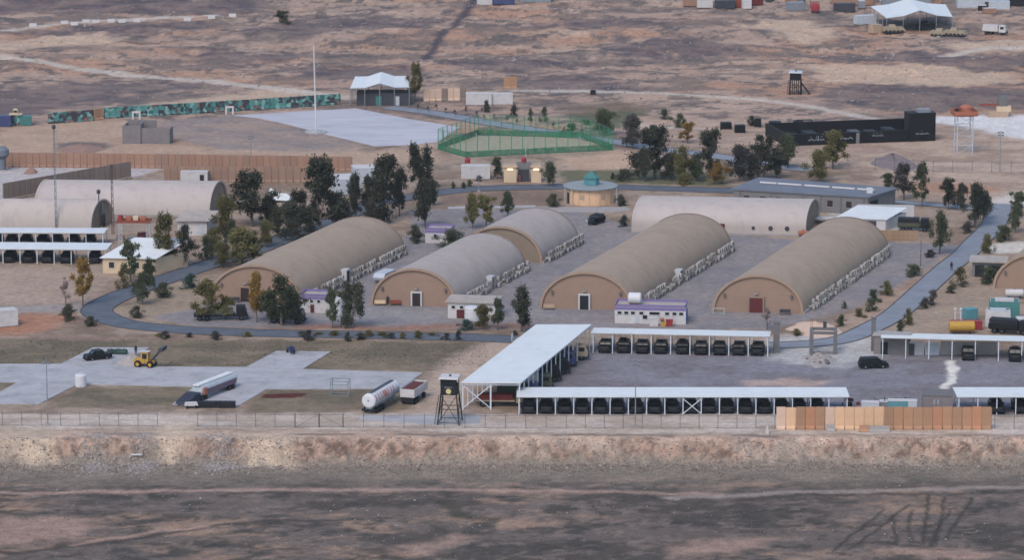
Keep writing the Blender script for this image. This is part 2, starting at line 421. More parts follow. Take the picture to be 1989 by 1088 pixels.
paint((166, 130, 112), poly=[(1740, 352), (1900, 358), (1950, 368), (1900, 378), (1760, 372)], soft=1.2, wob=1)
paint((70, 84, 62), poly=[(1100, 222), (1240, 212), (1260, 224), (1200, 252), (1120, 246)], soft=3, wob=4, k=.8)
paint((108, 92, 78), poly=[(1110, 205), (1240, 196), (1260, 212), (1120, 226)], soft=3, wob=4, k=.8)
# -- middle: parade ground surroundings and north-west lot
paint((136, 126, 128), poly=[(300, 236), (470, 222), (640, 262), (720, 285), (600, 300), (430, 290), (320, 262)], soft=2, wob=2, k=.85, col2=(152, 136, 130))
paint((178, 152, 134), poly=[(-60, 262), (120, 236), (250, 236), (300, 270), (400, 290), (700, 296), (840, 290), (860, 312), (700, 322), (-60, 296)], soft=2, wob=2.5, k=.8)
paint((178, 172, 176), poly=[(-80, 326), (330, 324), (250, 348), (8, 392), (-80, 400)], soft=.8, wob=.6)
paint((92, 88, 94), poly=[(110, 278), (150, 274), (225, 282), (200, 290), (112, 290)], soft=1.2, wob=1.5, k=.8)
paint((92, 96, 72), poly=[(1085, 332), (1240, 328), (1420, 336), (1415, 360), (1090, 356)], soft=1.2, wob=1.2, k=.85)
paint((188, 160, 140), poly=[(1080, 306), (1240, 292), (1250, 326), (1100, 330)], soft=1.5, wob=2, k=.8)
paint((124, 104, 96), poly=[(850, 380), (1100, 372), (1090, 398), (860, 400)], soft=1.5, wob=1.5, k=.8)
# -- hangar apron and vehicle yards: worn grey hardstanding
paint((130, 128, 136), poly=[(360, 600), (470, 575), (800, 455), (800, 408), (1100, 405), (1230, 440), (1600, 470), (1740, 470), (1880, 478), (1740, 560), (1660, 600), (1500, 640), (1000, 640), (380, 634), (300, 618)],
      soft=1.0, wob=.7, k=.95, col2=(138, 132, 136))
paint((150, 148, 152), poly=[(560, 590), (800, 600), (1060, 604), (1060, 618), (560, 622)], soft=1.5, wob=1.5, k=.6)
paint((128, 127, 140), poly=[(1010, 800), (1150, 672), (1989, 690), (2060, 690), (2060, 806), (1010, 806)], soft=.8, wob=.6, k=.95, col2=(118, 114, 124))
paint((186, 186, 190), poly=[(1495, 655), (1620, 652), (1710, 655), (1720, 690), (1640, 712), (1500, 700)], soft=2, wob=2, k=.75)
paint((178, 156, 148), poly=[(1440, 742), (1540, 736), (1620, 742), (1580, 752), (1460, 752)], soft=1, wob=1.5, k=.8)
paint((214, 210, 208), path=[(1846, 702), (1852, 712), (1850, 728), (1842, 745), (1834, 758)], width=1.5, soft=.3, wob=.9)
paint((176, 172, 170), poly=[(1600, 398), (1760, 400), (1800, 450), (1620, 448)], soft=1, wob=1)
# -- verges and gardens along the roads
paint((150, 122, 108), poly=[(1600, 640), (1740, 560), (1830, 500), (1860, 490), (1830, 525), (1720, 620), (1650, 655)], soft=1.2, wob=1.2, k=.85, col2=(166, 144, 130))
paint((156, 138, 124), poly=[(1740, 640), (1850, 525), (1905, 470), (1989, 462), (2060, 470), (2060, 560), (1800, 650)], soft=1.2, wob=1.2, k=.85)
paint((206, 202, 200), poly=[(1890, 478), (1989, 468), (2060, 470), (2060, 490), (1900, 492)], soft=1, wob=1, k=.8)
paint((196, 188, 186), poly=[(1915, 395), (1960, 372), (2060, 366), (2060, 400), (1960, 402)], soft=1, wob=1, k=.9)
paint((146, 108, 94), path=[(600, 634), (760, 638), (900, 632), (1000, 634), (1100, 636)], width=4, soft=1, wob=1.2, k=.8)
paint((168, 148, 136), poly=[(-60, 520), (60, 516), (180, 528), (200, 560), (140, 590), (-60, 592)], soft=2, wob=2, k=.8)
paint((152, 146, 148), poly=[(-60, 596), (180, 590), (160, 604), (60, 610), (-60, 610)], soft=1, wob=1, k=.8)
paint((166, 116, 94), poly=[(-60, 640), (60, 610), (140, 612), (120, 640), (40, 650), (-60, 652)], soft=1.5, wob=2, k=.8)
paint((150, 134, 118), poly=[(330, 560), (420, 530), (440, 560), (380, 600), (250, 618), (230, 600)], soft=1, wob=1.5, k=.8)
# -- dry grass round the concrete stands
GR = (124, 111, 96); GR2 = (104, 96, 82)
for pl in ([(-60, 655), (160, 660), (300, 664), (430, 660), (700, 662), (960, 668), (900, 700), (850, 722), (560, 720), (250, 716), (-60, 710)],
           [(150, 752), (380, 754), (340, 786), (90, 792)], [(480, 792), (520, 758), (780, 757), (860, 740), (860, 800), (480, 800)], [(-60, 744), (34, 744), (0, 766), (-60, 790)]):
    paint(GR, poly=pl, soft=1.0, wob=1.2, k=.92, col2=GR2)
paint((178, 158, 146), path=[(1000, 668), (940, 690), (900, 715), (860, 760), (850, 800)], width=9, soft=1.6, wob=1.2, k=.85)
paint((86, 44, 38), poly=[(512, 766), (596, 764), (590, 771), (566, 774), (508, 774)], soft=.25, wob=.25)
paint((196, 184, 178), poly=[(-60, 803), (1500, 806), (2060, 806), (2060, 846), (1400, 842), (900, 840), (500, 834), (-60, 836)], soft=1.0, wob=1, k=.85, col2=(176, 160, 150))
paint((196, 170, 156), poly=[(-60, 838), (500, 836), (1000, 843), (1500, 846), (2060, 850), (2060, 854), (-60, 852)], soft=.8, wob=.8, k=.6)
for a, b in ((190, 300), (780, 900), (1080, 1300), (1430, 1500), (560, 680)):
    paint((110, 102, 98), path=[(a, 843+a*.003), (b, 843+b*.003)], width=1.6, soft=.5, wob=.6, k=.75)
for pl in ([(-20, 852), (90, 850), (110, 872), (80, 885), (0, 872)], [(320, 840), (380, 838), (384, 872), (330, 890), (306, 870)], [(470, 862), (580, 854), (585, 884), (476, 888)]):
    paint((188, 170, 154), poly=pl, soft=1.1, wob=2.2, z=-1.5, k=.7)
# -- lower field: tracks and streaks
for pth, w, c, k in (([(-40, 958), (200, 956), (500, 952), (900, 952), (1160, 956), (1400, 962)], 1.8, (166, 140, 132), .8), ([(1300, 968), (1500, 960), (1700, 954), (1989, 948)], 2.0, (150, 138, 134), .85),
                     ([(0, 1075), (200, 1055), (330, 1036), (480, 1018), (700, 1010)], 1.4, (64, 60, 58), .85), ([(140, 1060), (330, 1028), (400, 1026)], 1.2, (164, 136, 126), .8),
                     ([(1500, 966), (1700, 962), (1989, 958)], 1.0, (70, 68, 68), .7), ([(860, 980), (900, 1005), (960, 1010)], 2.2, (66, 64, 56), .7)):
    paint(c, path=pth, width=w, soft=.5, wob=.6, k=k, z=ZLOW)
for pth in ([(1618, 1072), (1680, 1020), (1720, 990)], [(1652, 1070), (1720, 1015), (1765, 980)], [(1735, 1000), (1738, 1040), (1742, 1064)], [(1770, 990), (1765, 1030), (1772, 1056)],
            [(1803, 962), (1800, 1010), (1792, 1060)], [(1834, 966), (1828, 1020), (1806, 1062)], [(1888, 966), (1862, 1010), (1836, 1050)], [(1846, 990), (1824, 1030), (1815, 1062)]):
    paint((62, 60, 58), path=pth, width=.5, soft=.18, wob=.35, k=.9, z=ZLOW)
for pl in ([(1300, 1060), (1470, 1042), (1540, 1048), (1420, 1072), (1290, 1086)], [(1690, 1070), (1880, 1066), (1989, 1082), (1840, 1092)], [(760, 1070), (880, 1040), (920, 1046), (820, 1086)], [(0, 1000), (190, 1010), (150, 1050), (-40, 1062)]):
    paint((160, 134, 124), poly=pl, soft=1.5, wob=2, k=.8, z=ZLOW)

gm = bpy.data.materials.new('ground'); gm.use_nodes = True
def ground_material(m):
    N = m.node_tree.nodes; L = m.node_tree.links; b = N['Principled BSDF']; b.inputs['Roughness'].default_value = 1.0; b.inputs['Specular IOR Level'].default_value = .1
    at = N.new('ShaderNodeAttribute'); at.attribute_name = 'soil'
    tc = N.new('ShaderNodeTexCoord'); val = None; first = None
    for sc, lo, hi, det in ((.16, .88, 1.12, 5), (.75, .76, 1.24, 7), (3.0, .82, 1.18, 4)):
        n = N.new('ShaderNodeTexNoise'); n.inputs['Scale'].default_value = sc; n.inputs['Detail'].default_value = det; n.inputs['Roughness'].default_value = .65
        L.new(tc.outputs['Object'], n.inputs['Vector'])
        r = N.new('ShaderNodeMapRange'); r.inputs['From Min'].default_value = .3; r.inputs['From Max'].default_value = .7; r.inputs['To Min'].default_value = lo; r.inputs['To Max'].default_value = hi
        L.new(n.outputs['Fac'], r.inputs['Value'])
        if val is None: val = r.outputs['Result']
        else:
            mu = N.new('ShaderNodeMath'); mu.operation = 'MULTIPLY'; L.new(val, mu.inputs[0]); L.new(r.outputs['Result'], mu.inputs[1]); val = mu.outputs[0]
        if sc == .75: first = n
    hs = N.new('ShaderNodeHueSaturation'); L.new(at.outputs['Color'], hs.inputs['Color']); L.new(val, hs.inputs['Value']); L.new(hs.outputs['Color'], b.inputs['Base Color'])
    bp = N.new('ShaderNodeBump'); bp.inputs['Strength'].default_value = .5; bp.inputs['Distance'].default_value = .5; L.new(first.outputs['Fac'], bp.inputs['Height']); L.new(bp.outputs['Normal'], b.inputs['Normal'])
ground_material(gm); MATS['ground'] = gm
gme = bpy.data.meshes.new('ground')
gme.vertices.add(NX*NY); gme.vertices.foreach_set('co', np.stack([X, Y, Z], 1).astype(np.float32).ravel())
ii, jj = np.meshgrid(np.arange(NX-1), np.arange(NY-1)); q = (jj*NX + ii).ravel()
quads = np.stack([q, q+1, q+1+NX, q+NX], 1).astype(np.int32)
gme.loops.add(quads.size); gme.loops.foreach_set('vertex_index', quads.ravel())
gme.polygons.add(len(quads)); gme.polygons.foreach_set('loop_start', np.arange(0, quads.size, 4, dtype=np.int32)); gme.polygons.foreach_set('loop_total', np.full(len(quads), 4, np.int32))
gme.update(); gme.validate()
ca = gme.color_attributes.new('soil', 'FLOAT_COLOR', 'POINT')
ca.data.foreach_set('color', np.concatenate([C, np.ones((len(C), 1))], 1).astype(np.float32).ravel())
gme.shade_smooth(); gme.materials.append(gm)
ground = struct(link('ground', gme))

# ------------------------------------------------------------------ roads, slabs
def smooth_line(pts, n=8):
    P_ = [pts[0]] + list(pts) + [pts[-1]]; out = []
    for i in range(1, len(P_)-2):
        a, b, c, d = P_[i-1], P_[i], P_[i+1], P_[i+2]
        for k in range(n):
            t = k/n
            out.append(.5*((2*b) + (c-a)*t + (2*a-5*b+4*c-d)*t*t + (3*b-a-3*c+d)*t**3))
    return out + [pts[-1]]
def strip(name, pxs, width, z, m, off=0.0, thick=.0):
    pts = smooth_line([Vector(G(*p)[:2]) for p in pxs]); rows = []
    for i, p in enumerate(pts):
        d = (pts[min(i+1, len(pts)-1)] - pts[max(i-1, 0)]).normalized(); n = Vector((-d.y, d.x))
        c = p + n*off; a = c + n*width/2; b = c - n*width/2
        rows.append([(a.x, a.y, -.1), (a.x, a.y, z), (b.x, b.y, z), (b.x, b.y, -.1)])
    return MB().grid(rows).build(name, m)
ROADS = [([(1000, 660), (900, 656), (700, 651), (560, 649), (400, 644), (300, 637), (240, 629), (204, 617), (188, 606), (196, 594), (225, 579), (265, 563), (330, 540), (412, 512), (487, 489), (556, 461), (633, 436), (676, 416), (701, 403), (769, 388), (850, 375), (925, 367), (1026, 364), (1100, 363), (1202, 364), (1300, 367), (1430, 371)], 5.6, .045),
         ([(1500, 672), (1580, 668), (1640, 659), (1690, 638), (1740, 610), (1790, 566), (1841, 520), (1873, 495), (1896, 471), (1926, 441), (1938, 418), (1941, 396)], 4.8, .05),
         ([(752, 208), (852, 221), (952, 239), (1076, 258), (1177, 273), (1240, 283), (1313, 294), (1356, 298), (1401, 305), (1514, 323), (1575, 330)], 5.5, .045),
         ([(1700, 391), (1740, 392), (1790, 396), (1861, 402), (1930, 410)], 4.0, .04)]
for pts, w, z in ROADS:
    struct(strip('road', pts, w, z, 'asphalt_pale' if pts[0][0] > 1490 or pts[0][1] < 300 else 'asphalt'))
    for s in (-1, 1):
        struct(strip('kerb', pts, .18, z+.07, 'asphalt_edge', off=s*(w/2+.09)))
def slab(name, pxs, z, m):
    return struct(MB().prism([tuple(G(*p)[:2]) for p in pxs], -.1, z).build(name, m))
slab('concrete_stand', [(-60, 708), (-60, 744), (33, 744), (-42, 786), (75, 786), (146, 750), (173, 748), (377, 752), (334, 787), (460, 791), (518, 757), (777, 756), (822, 725), (588, 718), (643, 684), (537, 683), (478, 714), (251, 713), (229, 711), (291, 676), (181, 676), (118, 708)], .10, 'concrete_slab')
slab('parade_ground', [(452, 224), (500, 229), (560, 242), (616, 257), (727, 284), (790, 282), (850, 276), (892, 247), (800, 232), (690, 210), (676, 211)], .06, 'parade_slab')
slab('pavement', [(1030, 402), (1215, 402), (1225, 408), (1190, 412), (1060, 412)], .05, 'kerb')
slab('pavement', [(870, 406), (1040, 403), (1040, 399), (870, 402)], .06, 'concrete_slab')
slab('tower_pad', [(700, 808), (900, 806), (935, 810), (930, 824), (840, 826), (700, 816)], .05, 'concrete_slab')

# ------------------------------------------------------------------ hangars
AC_MESH = {}
def ac_meshes():
    if AC_MESH: return AC_MESH
    b = MB().box(-.34, -.22, .22, .34, .22, .86); b.tube((-.3, -.15, 0), (-.3, -.15, .24), .04, 4).tube((.3, -.15, 0), (.3, -.15, .24), .04, 4).tube((-.3, .2, 0), (-.3, .2, .24), .04, 4).tube((.3, .2, 0), (.3, .2, .24), .04, 4)
    AC_MESH['low'] = b.mesh('air_conditioner', 'ac_white')
    b = MB().box(-.28, -.26, 1.3, .28, .26, 1.95); b.tube((-.22, -.2, 0), (-.22, -.2, 1.31), .05, 4).tube((.22, -.2, 0), (.22, -.2, 1.31), .05, 4).tube((-.22, -.2, .8), (.22, -.2, .8), .03, 4)
    AC_MESH['high'] = b.mesh('air_conditioner', 'ac_white')
    AC_MESH['duct'] = MB().box(-.14, .25, .55, .14, 1.0, .8).mesh('duct', 'ac_white')
    AC_MESH['fan_low'] = MB().lathe([(.24, -.245), (.24, -.222)], 10, (0, 0, .55), 'y').mesh('fan', 'ac_dark')
    AC_MESH['fan_high'] = MB().lathe([(.2, -.285), (.2, -.262)], 10, (0, 0, 1.62), 'y').mesh('fan', 'ac_dark')
    return AC_MESH
def hangar(label, FL, FR, A, h, shell, endm, wall=0.0, back=True, acs=None, door=None, n=22, rim='rim_tan', lamps=True, details=None):
    """FL, FR: front base corners on the ground; A: vector along the ridge"""
    C0 = (FL+FR)/2; W = (FR-FL)/2; A = Vector((A[0], A[1], 0)); L = A.length; a = A.normalized()
    t = thing('arched_hangar', label, 'hangar', C0)
    def ring(s, k=1.0, dz=0.0, d=0.0):
        pts = []
        if wall: pts.append(-W*k + a*d + A*s + Vector((0, 0, 0)))
        for i in range(n+1):
            f = pi*i/n
            pts.append(-W*k*cos(f) + A*s + a*d + Vector((0, 0, wall + (h-wall)*k*sin(f)**.94 + dz)))
        if wall: pts.append(W*k + A*s + a*d)
        return pts
    ns = max(6, int(L/3.2)); rows = []
    for i in range(ns+1): rows.append(ring(i/ns))
    MB().grid(rows).build('roof_shell', shell, t, smooth=True)
    for s, d, nm in ((0, .28, 'end_wall'), (1, -.28, 'end_wall')):
        r = ring(s, .985, 0, d); MB().add(r, [tuple(range(len(r)))]).build(nm, endm, t)
        g0, g1, g2, g3 = ring(s, 1.012, 0, -.12 if s == 0 else .12), ring(s, 1.012, 0, .3 if s == 0 else -.3), ring(s, .955, 0, -.12 if s == 0 else .12), ring(s, .955, 0, .3 if s == 0 else -.3)
        MB().grid([g1, g0, g2, g3]).build('rim', rim, t, smooth=False)
    nrm = Vector((a.y, -a.x, 0))
    for sgn in (-1, 1):
        p = W*sgn; q = p + A; o = nrm*(.32*sgn)
        MB().add([p-o*.6, p+o, q+o, q-o*.6] + [v + Vector((0, 0, .35)) for v in (p-o*.6, p+o, q+o, q-o*.6)], [(0, 1, 5, 4), (1, 2, 6, 5), (2, 3, 7, 6), (3, 0, 4, 7), (4, 5, 6, 7)]).build('base_kerb', 'kerb', t)
    w = W.normalized(); fr = atan2(w.y, w.x)
    if door:
        u, dw, dh, dm, fm = door
        dt = MB().box(-dw/2, -.10, 0, dw/2, .30, dh).build('door', dm, t, W*u)
        dt.rotation_euler = (0, 0, fr)
        f = MB(); f.box(-dw/2-.28, -.16, 0, -dw/2-.005, .25, dh+.28); f.box(dw/2+.005, -.16, 0, dw/2+.28, .25, dh+.28); f.box(-dw/2, -.16, dh+.005, dw/2, .25, dh+.28)
        f.build('door_frame', fm, dt)
        lm = MB().box(-.3, -.2, dh+.75, .3, .2, dh+1.0).build('door_lamp', 'frame_white', t, W*u); lm.rotation_euler = (0, 0, fr)
        MB().box(-.3, -.35, dh+1.0, .3, .0, dh+1.06).build('hood', 'steel_grey', lm)
    if lamps:
        for u in (-.74, .74):
            o = MB().box(-.2, -.3, 2.9, .2, .28, 3.3).build('flood_lamp', 'steel_dark', t, W*u); o.rotation_euler = (0, 0, fr)
            MB().box(-.16, -.33, 2.95, .16, -.305, 3.25).build('lens', 'lamp_glass', o)
    if acs:
        M = ac_meshes(); rz = atan2(nrm.y, nrm.x) + pi/2; rr = random.Random(len(label))
        t0, t1, step, gaps = acs; s = t0; k = 0
        while s < t1:
            if not any(g0 < s/L < g1 for g0, g1 in gaps):
                if rr.random() < .9:
                    o = link('air_conditioner', M['low'], t, W + a*(s+rr.uniform(-.15, .15)) + nrm*(1.0+rr.uniform(-.1, .25)), rz); link('fan', M['fan_low'], o); link('duct', M['duct'], o)
                if rr.random() < .8:
                    o = link('air_conditioner', M['high'], t, W + a*(s+.6) + nrm*(.62+rr.uniform(-.05, .2)), rz); link('fan', M['fan_high'], o)
            s += step*.7*rr.uniform(.85, 1.15)
    if details: details(t, W, a, nrm, A)
    return t
AX = Vector((.342, .940))
def flank_door(s, m='door_dark'):
    def f(t, W, a, nrm, A):
        rz = atan2(nrm.y, nrm.x) + pi/2
        o = MB().box(-.7, -.1, 0, .7, 1.2, 2.2).build('door', m, t, W + a*s + nrm*.55); o.rotation_euler = (0, 0, rz)
        b = MB(); b.box(-.95, -.15, 0, -.705, 1.2, 2.5); b.box(.705, -.15, 0, .95, 1.2, 2.5); b.box(-.7, -.15, 2.205, .7, 1.2, 2.5); b.build('door_frame', 'frame_white', o)
    return f
g = lambda p: G(*p)
hangar('long tan arched hangar beside the tree-lined curving road', g((407, 584)), g((585, 590)), AX*51.5, 6.9, 'shell_tan', 'end_tan', acs=(3, 50, 1.75, [(.38, .43)]), door=(-.22, 1.6, 2.6, 'door_dark', 'end_tan'), details=flank_door(21))
hangar('shorter pale arched hangar with a gap before the hangar behind', g((721, 592)), g((887, 597)), AX*37, 6.9, 'shell_grey', 'end_tan', acs=(3, 36, 1.7, [(.42, .52)]), door=(.06, 1.5, 2.4, 'door_dark', 'frame_white'), details=flank_door(17.5, 'end_brown'))
hangar('stubby pale arched hangar with bare brown end wall, behind another hangar', g((890, 506)), g((1053, 511)), AX*21.5, 6.9, 'shell_grey', 'end_brown', acs=(1.5, 21, 1.5, []), lamps=False)
hangar('long tan arched hangar with a white-framed open door', g((1049, 599)), g((1228, 604)), AX*62, 6.9, 'shell_tan', 'end_tan', acs=(5, 60, 1.9, [(.42, .47)]), door=(-.04, 1.6, 2.6, 'black_matt', 'frame_white'), details=flank_door(27.5))
hangar('long tan arched hangar with a dark red door, beside the straight road', g((1384, 605)), g((1560, 610)), AX*61, 6.9, 'shell_tan', 'end_tan', acs=(4, 60, 1.8, [(.30, .33)]), door=(-.04, 2.4, 2.7, 'door_red', 'end_brown'))
def wall_fans(t, W, a, nrm, A):                                    # the long side that faces the yard
    L = A.length; rz = atan2(a.y, a.x)
    for s, r in ((.30, .34), (.20, .46), (.105, .46)):
        o = MB().lathe([(r, -.16), (r, .1)], 12, (0, 0, 1.5), 'y').build('wall_fan', 'steel_dark', t, -W + a*(L*s)); o.rotation_euler = (0, 0, rz + pi)
        MB().lathe([(r*.5, .105), (r*.5, .2)], 8, (0, 0, 1.5), 'y').build('hub', 'steel_grey', o)
    o = MB().box(-.7, -.14, 0, .7, .2, 2.2).build('door', 'door_red', t, -W + a*(L*.485)); o.rotation_euler = (0, 0, rz)
    o = MB().box(-.95, -.3, .3, .95, .05, 1.9).build('cabinet', 'turquoise', t, -W + a*(L*.55) ); o.rotation_euler = (0, 0, rz)
# the hangar across the back of the yard: ridge runs left to right, the end on the right is its front
hangar('pale hangar lying across the back of the yard with wall fans', g((1564, 459)), g((1591, 429)), (G(1228, 452)-G(1564, 459))[:2], 5.8, 'shell_pale', 'end_brown', wall=1.7, lamps=False, details=wall_fans, rim='shell_pale')
def emblem(t, W, a, nrm, A):
    o = MB().lathe([(1.0, -.02), (1.0, .02)], 8, (0, 0, 0), 'x').build('emblem', 'turquoise', t, Vector((0, 0, 3.6)) - a*.06)
    o.scale = (1, .45, 1.2); o.rotation_euler = (0, 0, atan2(a.y, a.x))
    o = MB().box(-.1, -1.3, 0, .1, 1.3, 2.4).build('door', 'black_matt', t, W*.1 - a*.1); o.rotation_euler = (0, 0, atan2(a.y, a.x))
hangar('pale hangar end with a green emblem behind the dark car shelter', g((176, 447)), g((222, 433)), (G(-150, 445)-G(176, 447))[:2], 5.6, 'shell_pale', 'end_brown', lamps=False, details=emblem, rim='shell_pale')
hangar('long pale hangar beside the grey diagonal blast wall', g((406, 421)), g((442, 394)), (G(66, 418)-G(406, 421))[:2], 5.9, 'shell_pale', 'end_brown', lamps=False, rim='shell_pale')
hangar('tan hangar beyond the fuel tanks, right of the road', g((1929, 560)), g((2106, 566)), AX*45, 6.9, 'shell_tan', 'end_tan', acs=None, door=(0, 1.6, 2.5, 'door_dark', 'frame_white'))

# ------------------------------------------------------------------ car shelters
def shelter(label, P0, P1, depth, hf, hb, bays, group=None, brace=True, slant=0.0, extra=()):
    """P0-P1: line of the front posts on the ground; roof runs back from it"""
    d = (P1-P0); L = d.length; rz = atan2(d.y, d.x)
    t = thing('car_shelter', label, 'shelter', P0, rz, group)
    th = .14; e = .35
    r = MB().add([(-e, -e, hf), (L+e, -e, hf), (L+e+slant, depth+e, hb), (-e+slant, depth+e, hb), (-e, -e, hf+th), (L+e, -e, hf+th), (L+e+slant, depth+e, hb+th), (-e+slant, depth+e, hb+th)],
                 [(3, 2, 1, 0), (4, 5, 6, 7), (0, 1, 5, 4), (1, 2, 6, 5), (2, 3, 7, 6), (3, 0, 4, 7)])
    r.build('roof', 'canopy_white', t)
    pm = MB().box(-.07, -.07, 0, .07, .07, 1).mesh('post', 'post_white')
    for i in range(bays+1):
        for y, hh, sl in ((0, hf, 0), (depth, hb, slant)):
            o = link('post', pm, t, (L*i/bays + sl, y, 0)); o.scale = (1, 1, hh-.12)
    for y, hh, sl in ((0, hf, 0), (depth, hb, slant)):
        MB().box(sl, y-.06, hh-.13, L+sl, y+.06, hh-.005).build('beam', 'post_white', t)
    for i in range(0, bays+1, 2):
        MB().tube((L*i/bays, 0, hf-.22), (L*i/bays+slant, depth, hb-.22), .05, 4).build('rafter', 'post_white', t)
    if brace:
        for x, sl in ((0, 0), (L, 0)):
            MB().tube((x, .05, .1), (x+slant, depth, hb-.3), .05, 4).build('brace', 'post_white', t)
            MB().tube((x, .05, hf-.3), (x+slant, depth, .1), .05, 4).build('brace', 'post_white', t)
    for i in extra:
        MB().tube((L*i/bays, -.1, .15), (L*(i+1)/bays, -.1, hf-.3), .07, 4).build('brace', 'post_white', t)
        MB().tube((L*i/bays, -.1, hf-.3), (L*(i+1)/bays, -.1, .15), .07, 4).build('brace', 'post_white', t)
    return t
GS = 'white roofed car shelters'
S_NEAR = (G(1008, 806), G(1645, 806))
shelter('long white car shelter nearest the chain-link fence', *S_NEAR, 5.9, 2.95, 2.95, 18, GS, extra=(9,))
S_MID = (G(1152, 686), G(1491, 693))
shelter('white car shelter beside the purple-banded washroom block', *S_MID, 5.6, 3.55, 3.05, 9, GS)
S_RT = (G(1714, 696), G(2120, 706))
shelter('white car shelter in front of the red and yellow tanks', *S_RT, 5.6, 3.6, 3.05, 9, GS)
S_RB = (G(1862, 806), G(2120, 806))
shelter('white car shelter at the end of the tan blast wall', *S_RB, 5.9, 2.95, 2.95, 7, GS)
def big_shelter():
    z = 4.4; c = [G(895, 745, z), G(1011, 746, z), G(1149, 632, z), G(1041, 632, z)]
    o = Vector((c[0].x, c[0].y, 0)); t = thing('car_shelter', 'big white truck shelter running back from the black guard tower', 'shelter', o, 0, GS)
    q = [v-o for v in c]; th = Vector((0, 0, .16))
    MB().add(q + [v+th for v in q], [(3, 2, 1, 0), (4, 5, 6, 7), (0, 1, 5, 4), (1, 2, 6, 5), (2, 3, 7, 6), (3, 0, 4, 7)]).build('roof', 'canopy_white', t)
    pm = MB().box(-.09, -.09, 0, .09, .09, 1).mesh('post', 'post_white'); n = 16
    for a, b in ((q[0], q[3]), (q[1], q[2])):
        ins = (q[1]-q[0]).normalized()*(.25 if a is q[0] else -.25)
        for i in range(n+1):
            p = a.lerp(b, .006+i/n*.988) + ins; o2 = link('post', pm, t, (p.x, p.y, 0)); o2.scale = (1, 1, z-.01)
        MB().tube(a+ins-Vector((0, 0, .2)), b+ins-Vector((0, 0, .2)), .1, 4).build('beam', 'post_white', t)
    for i in range(0, n+1, 2):
        MB().tube(q[0].lerp(q[3], .006+i/n*.988)-Vector((0, 0, .3)), q[1].lerp(q[2], .006+i/n*.988)-Vector((0, 0, .3)), .08, 4).build('rafter', 'post_white', t)
    f0 = q[0]+Vector((.3, .3, 0)); f1 = q[1]+Vector((-.3, .3, 0)); m = (f0+f1)/2
    o2 = link('post', pm, t, (m.x, m.y, 0)); o2.scale = (1.3, 1.3, z-.01)
    g0 = Vector((f0.x, f0.y, .2)); gm_ = Vector((m.x, m.y, .2)); dz = Vector((0, 0, .4))
    MB().tube(g0, m-dz, .08, 4).build('brace', 'post_white', t); MB().tube(f0-dz, gm_, .08, 4).build('brace', 'post_white', t)
big_shelter()
shelter('low dark car shelter against the hangar with the green emblem', G(-60, 480), G(200, 481), 6.0, 2.9, 2.6, 8, GS, brace=False)
shelter('white car shelter beside the yellowish house with tin roof', G(-60, 512), G(205, 514), 7.0, 2.9, 2.7, 8, GS, brace=False)

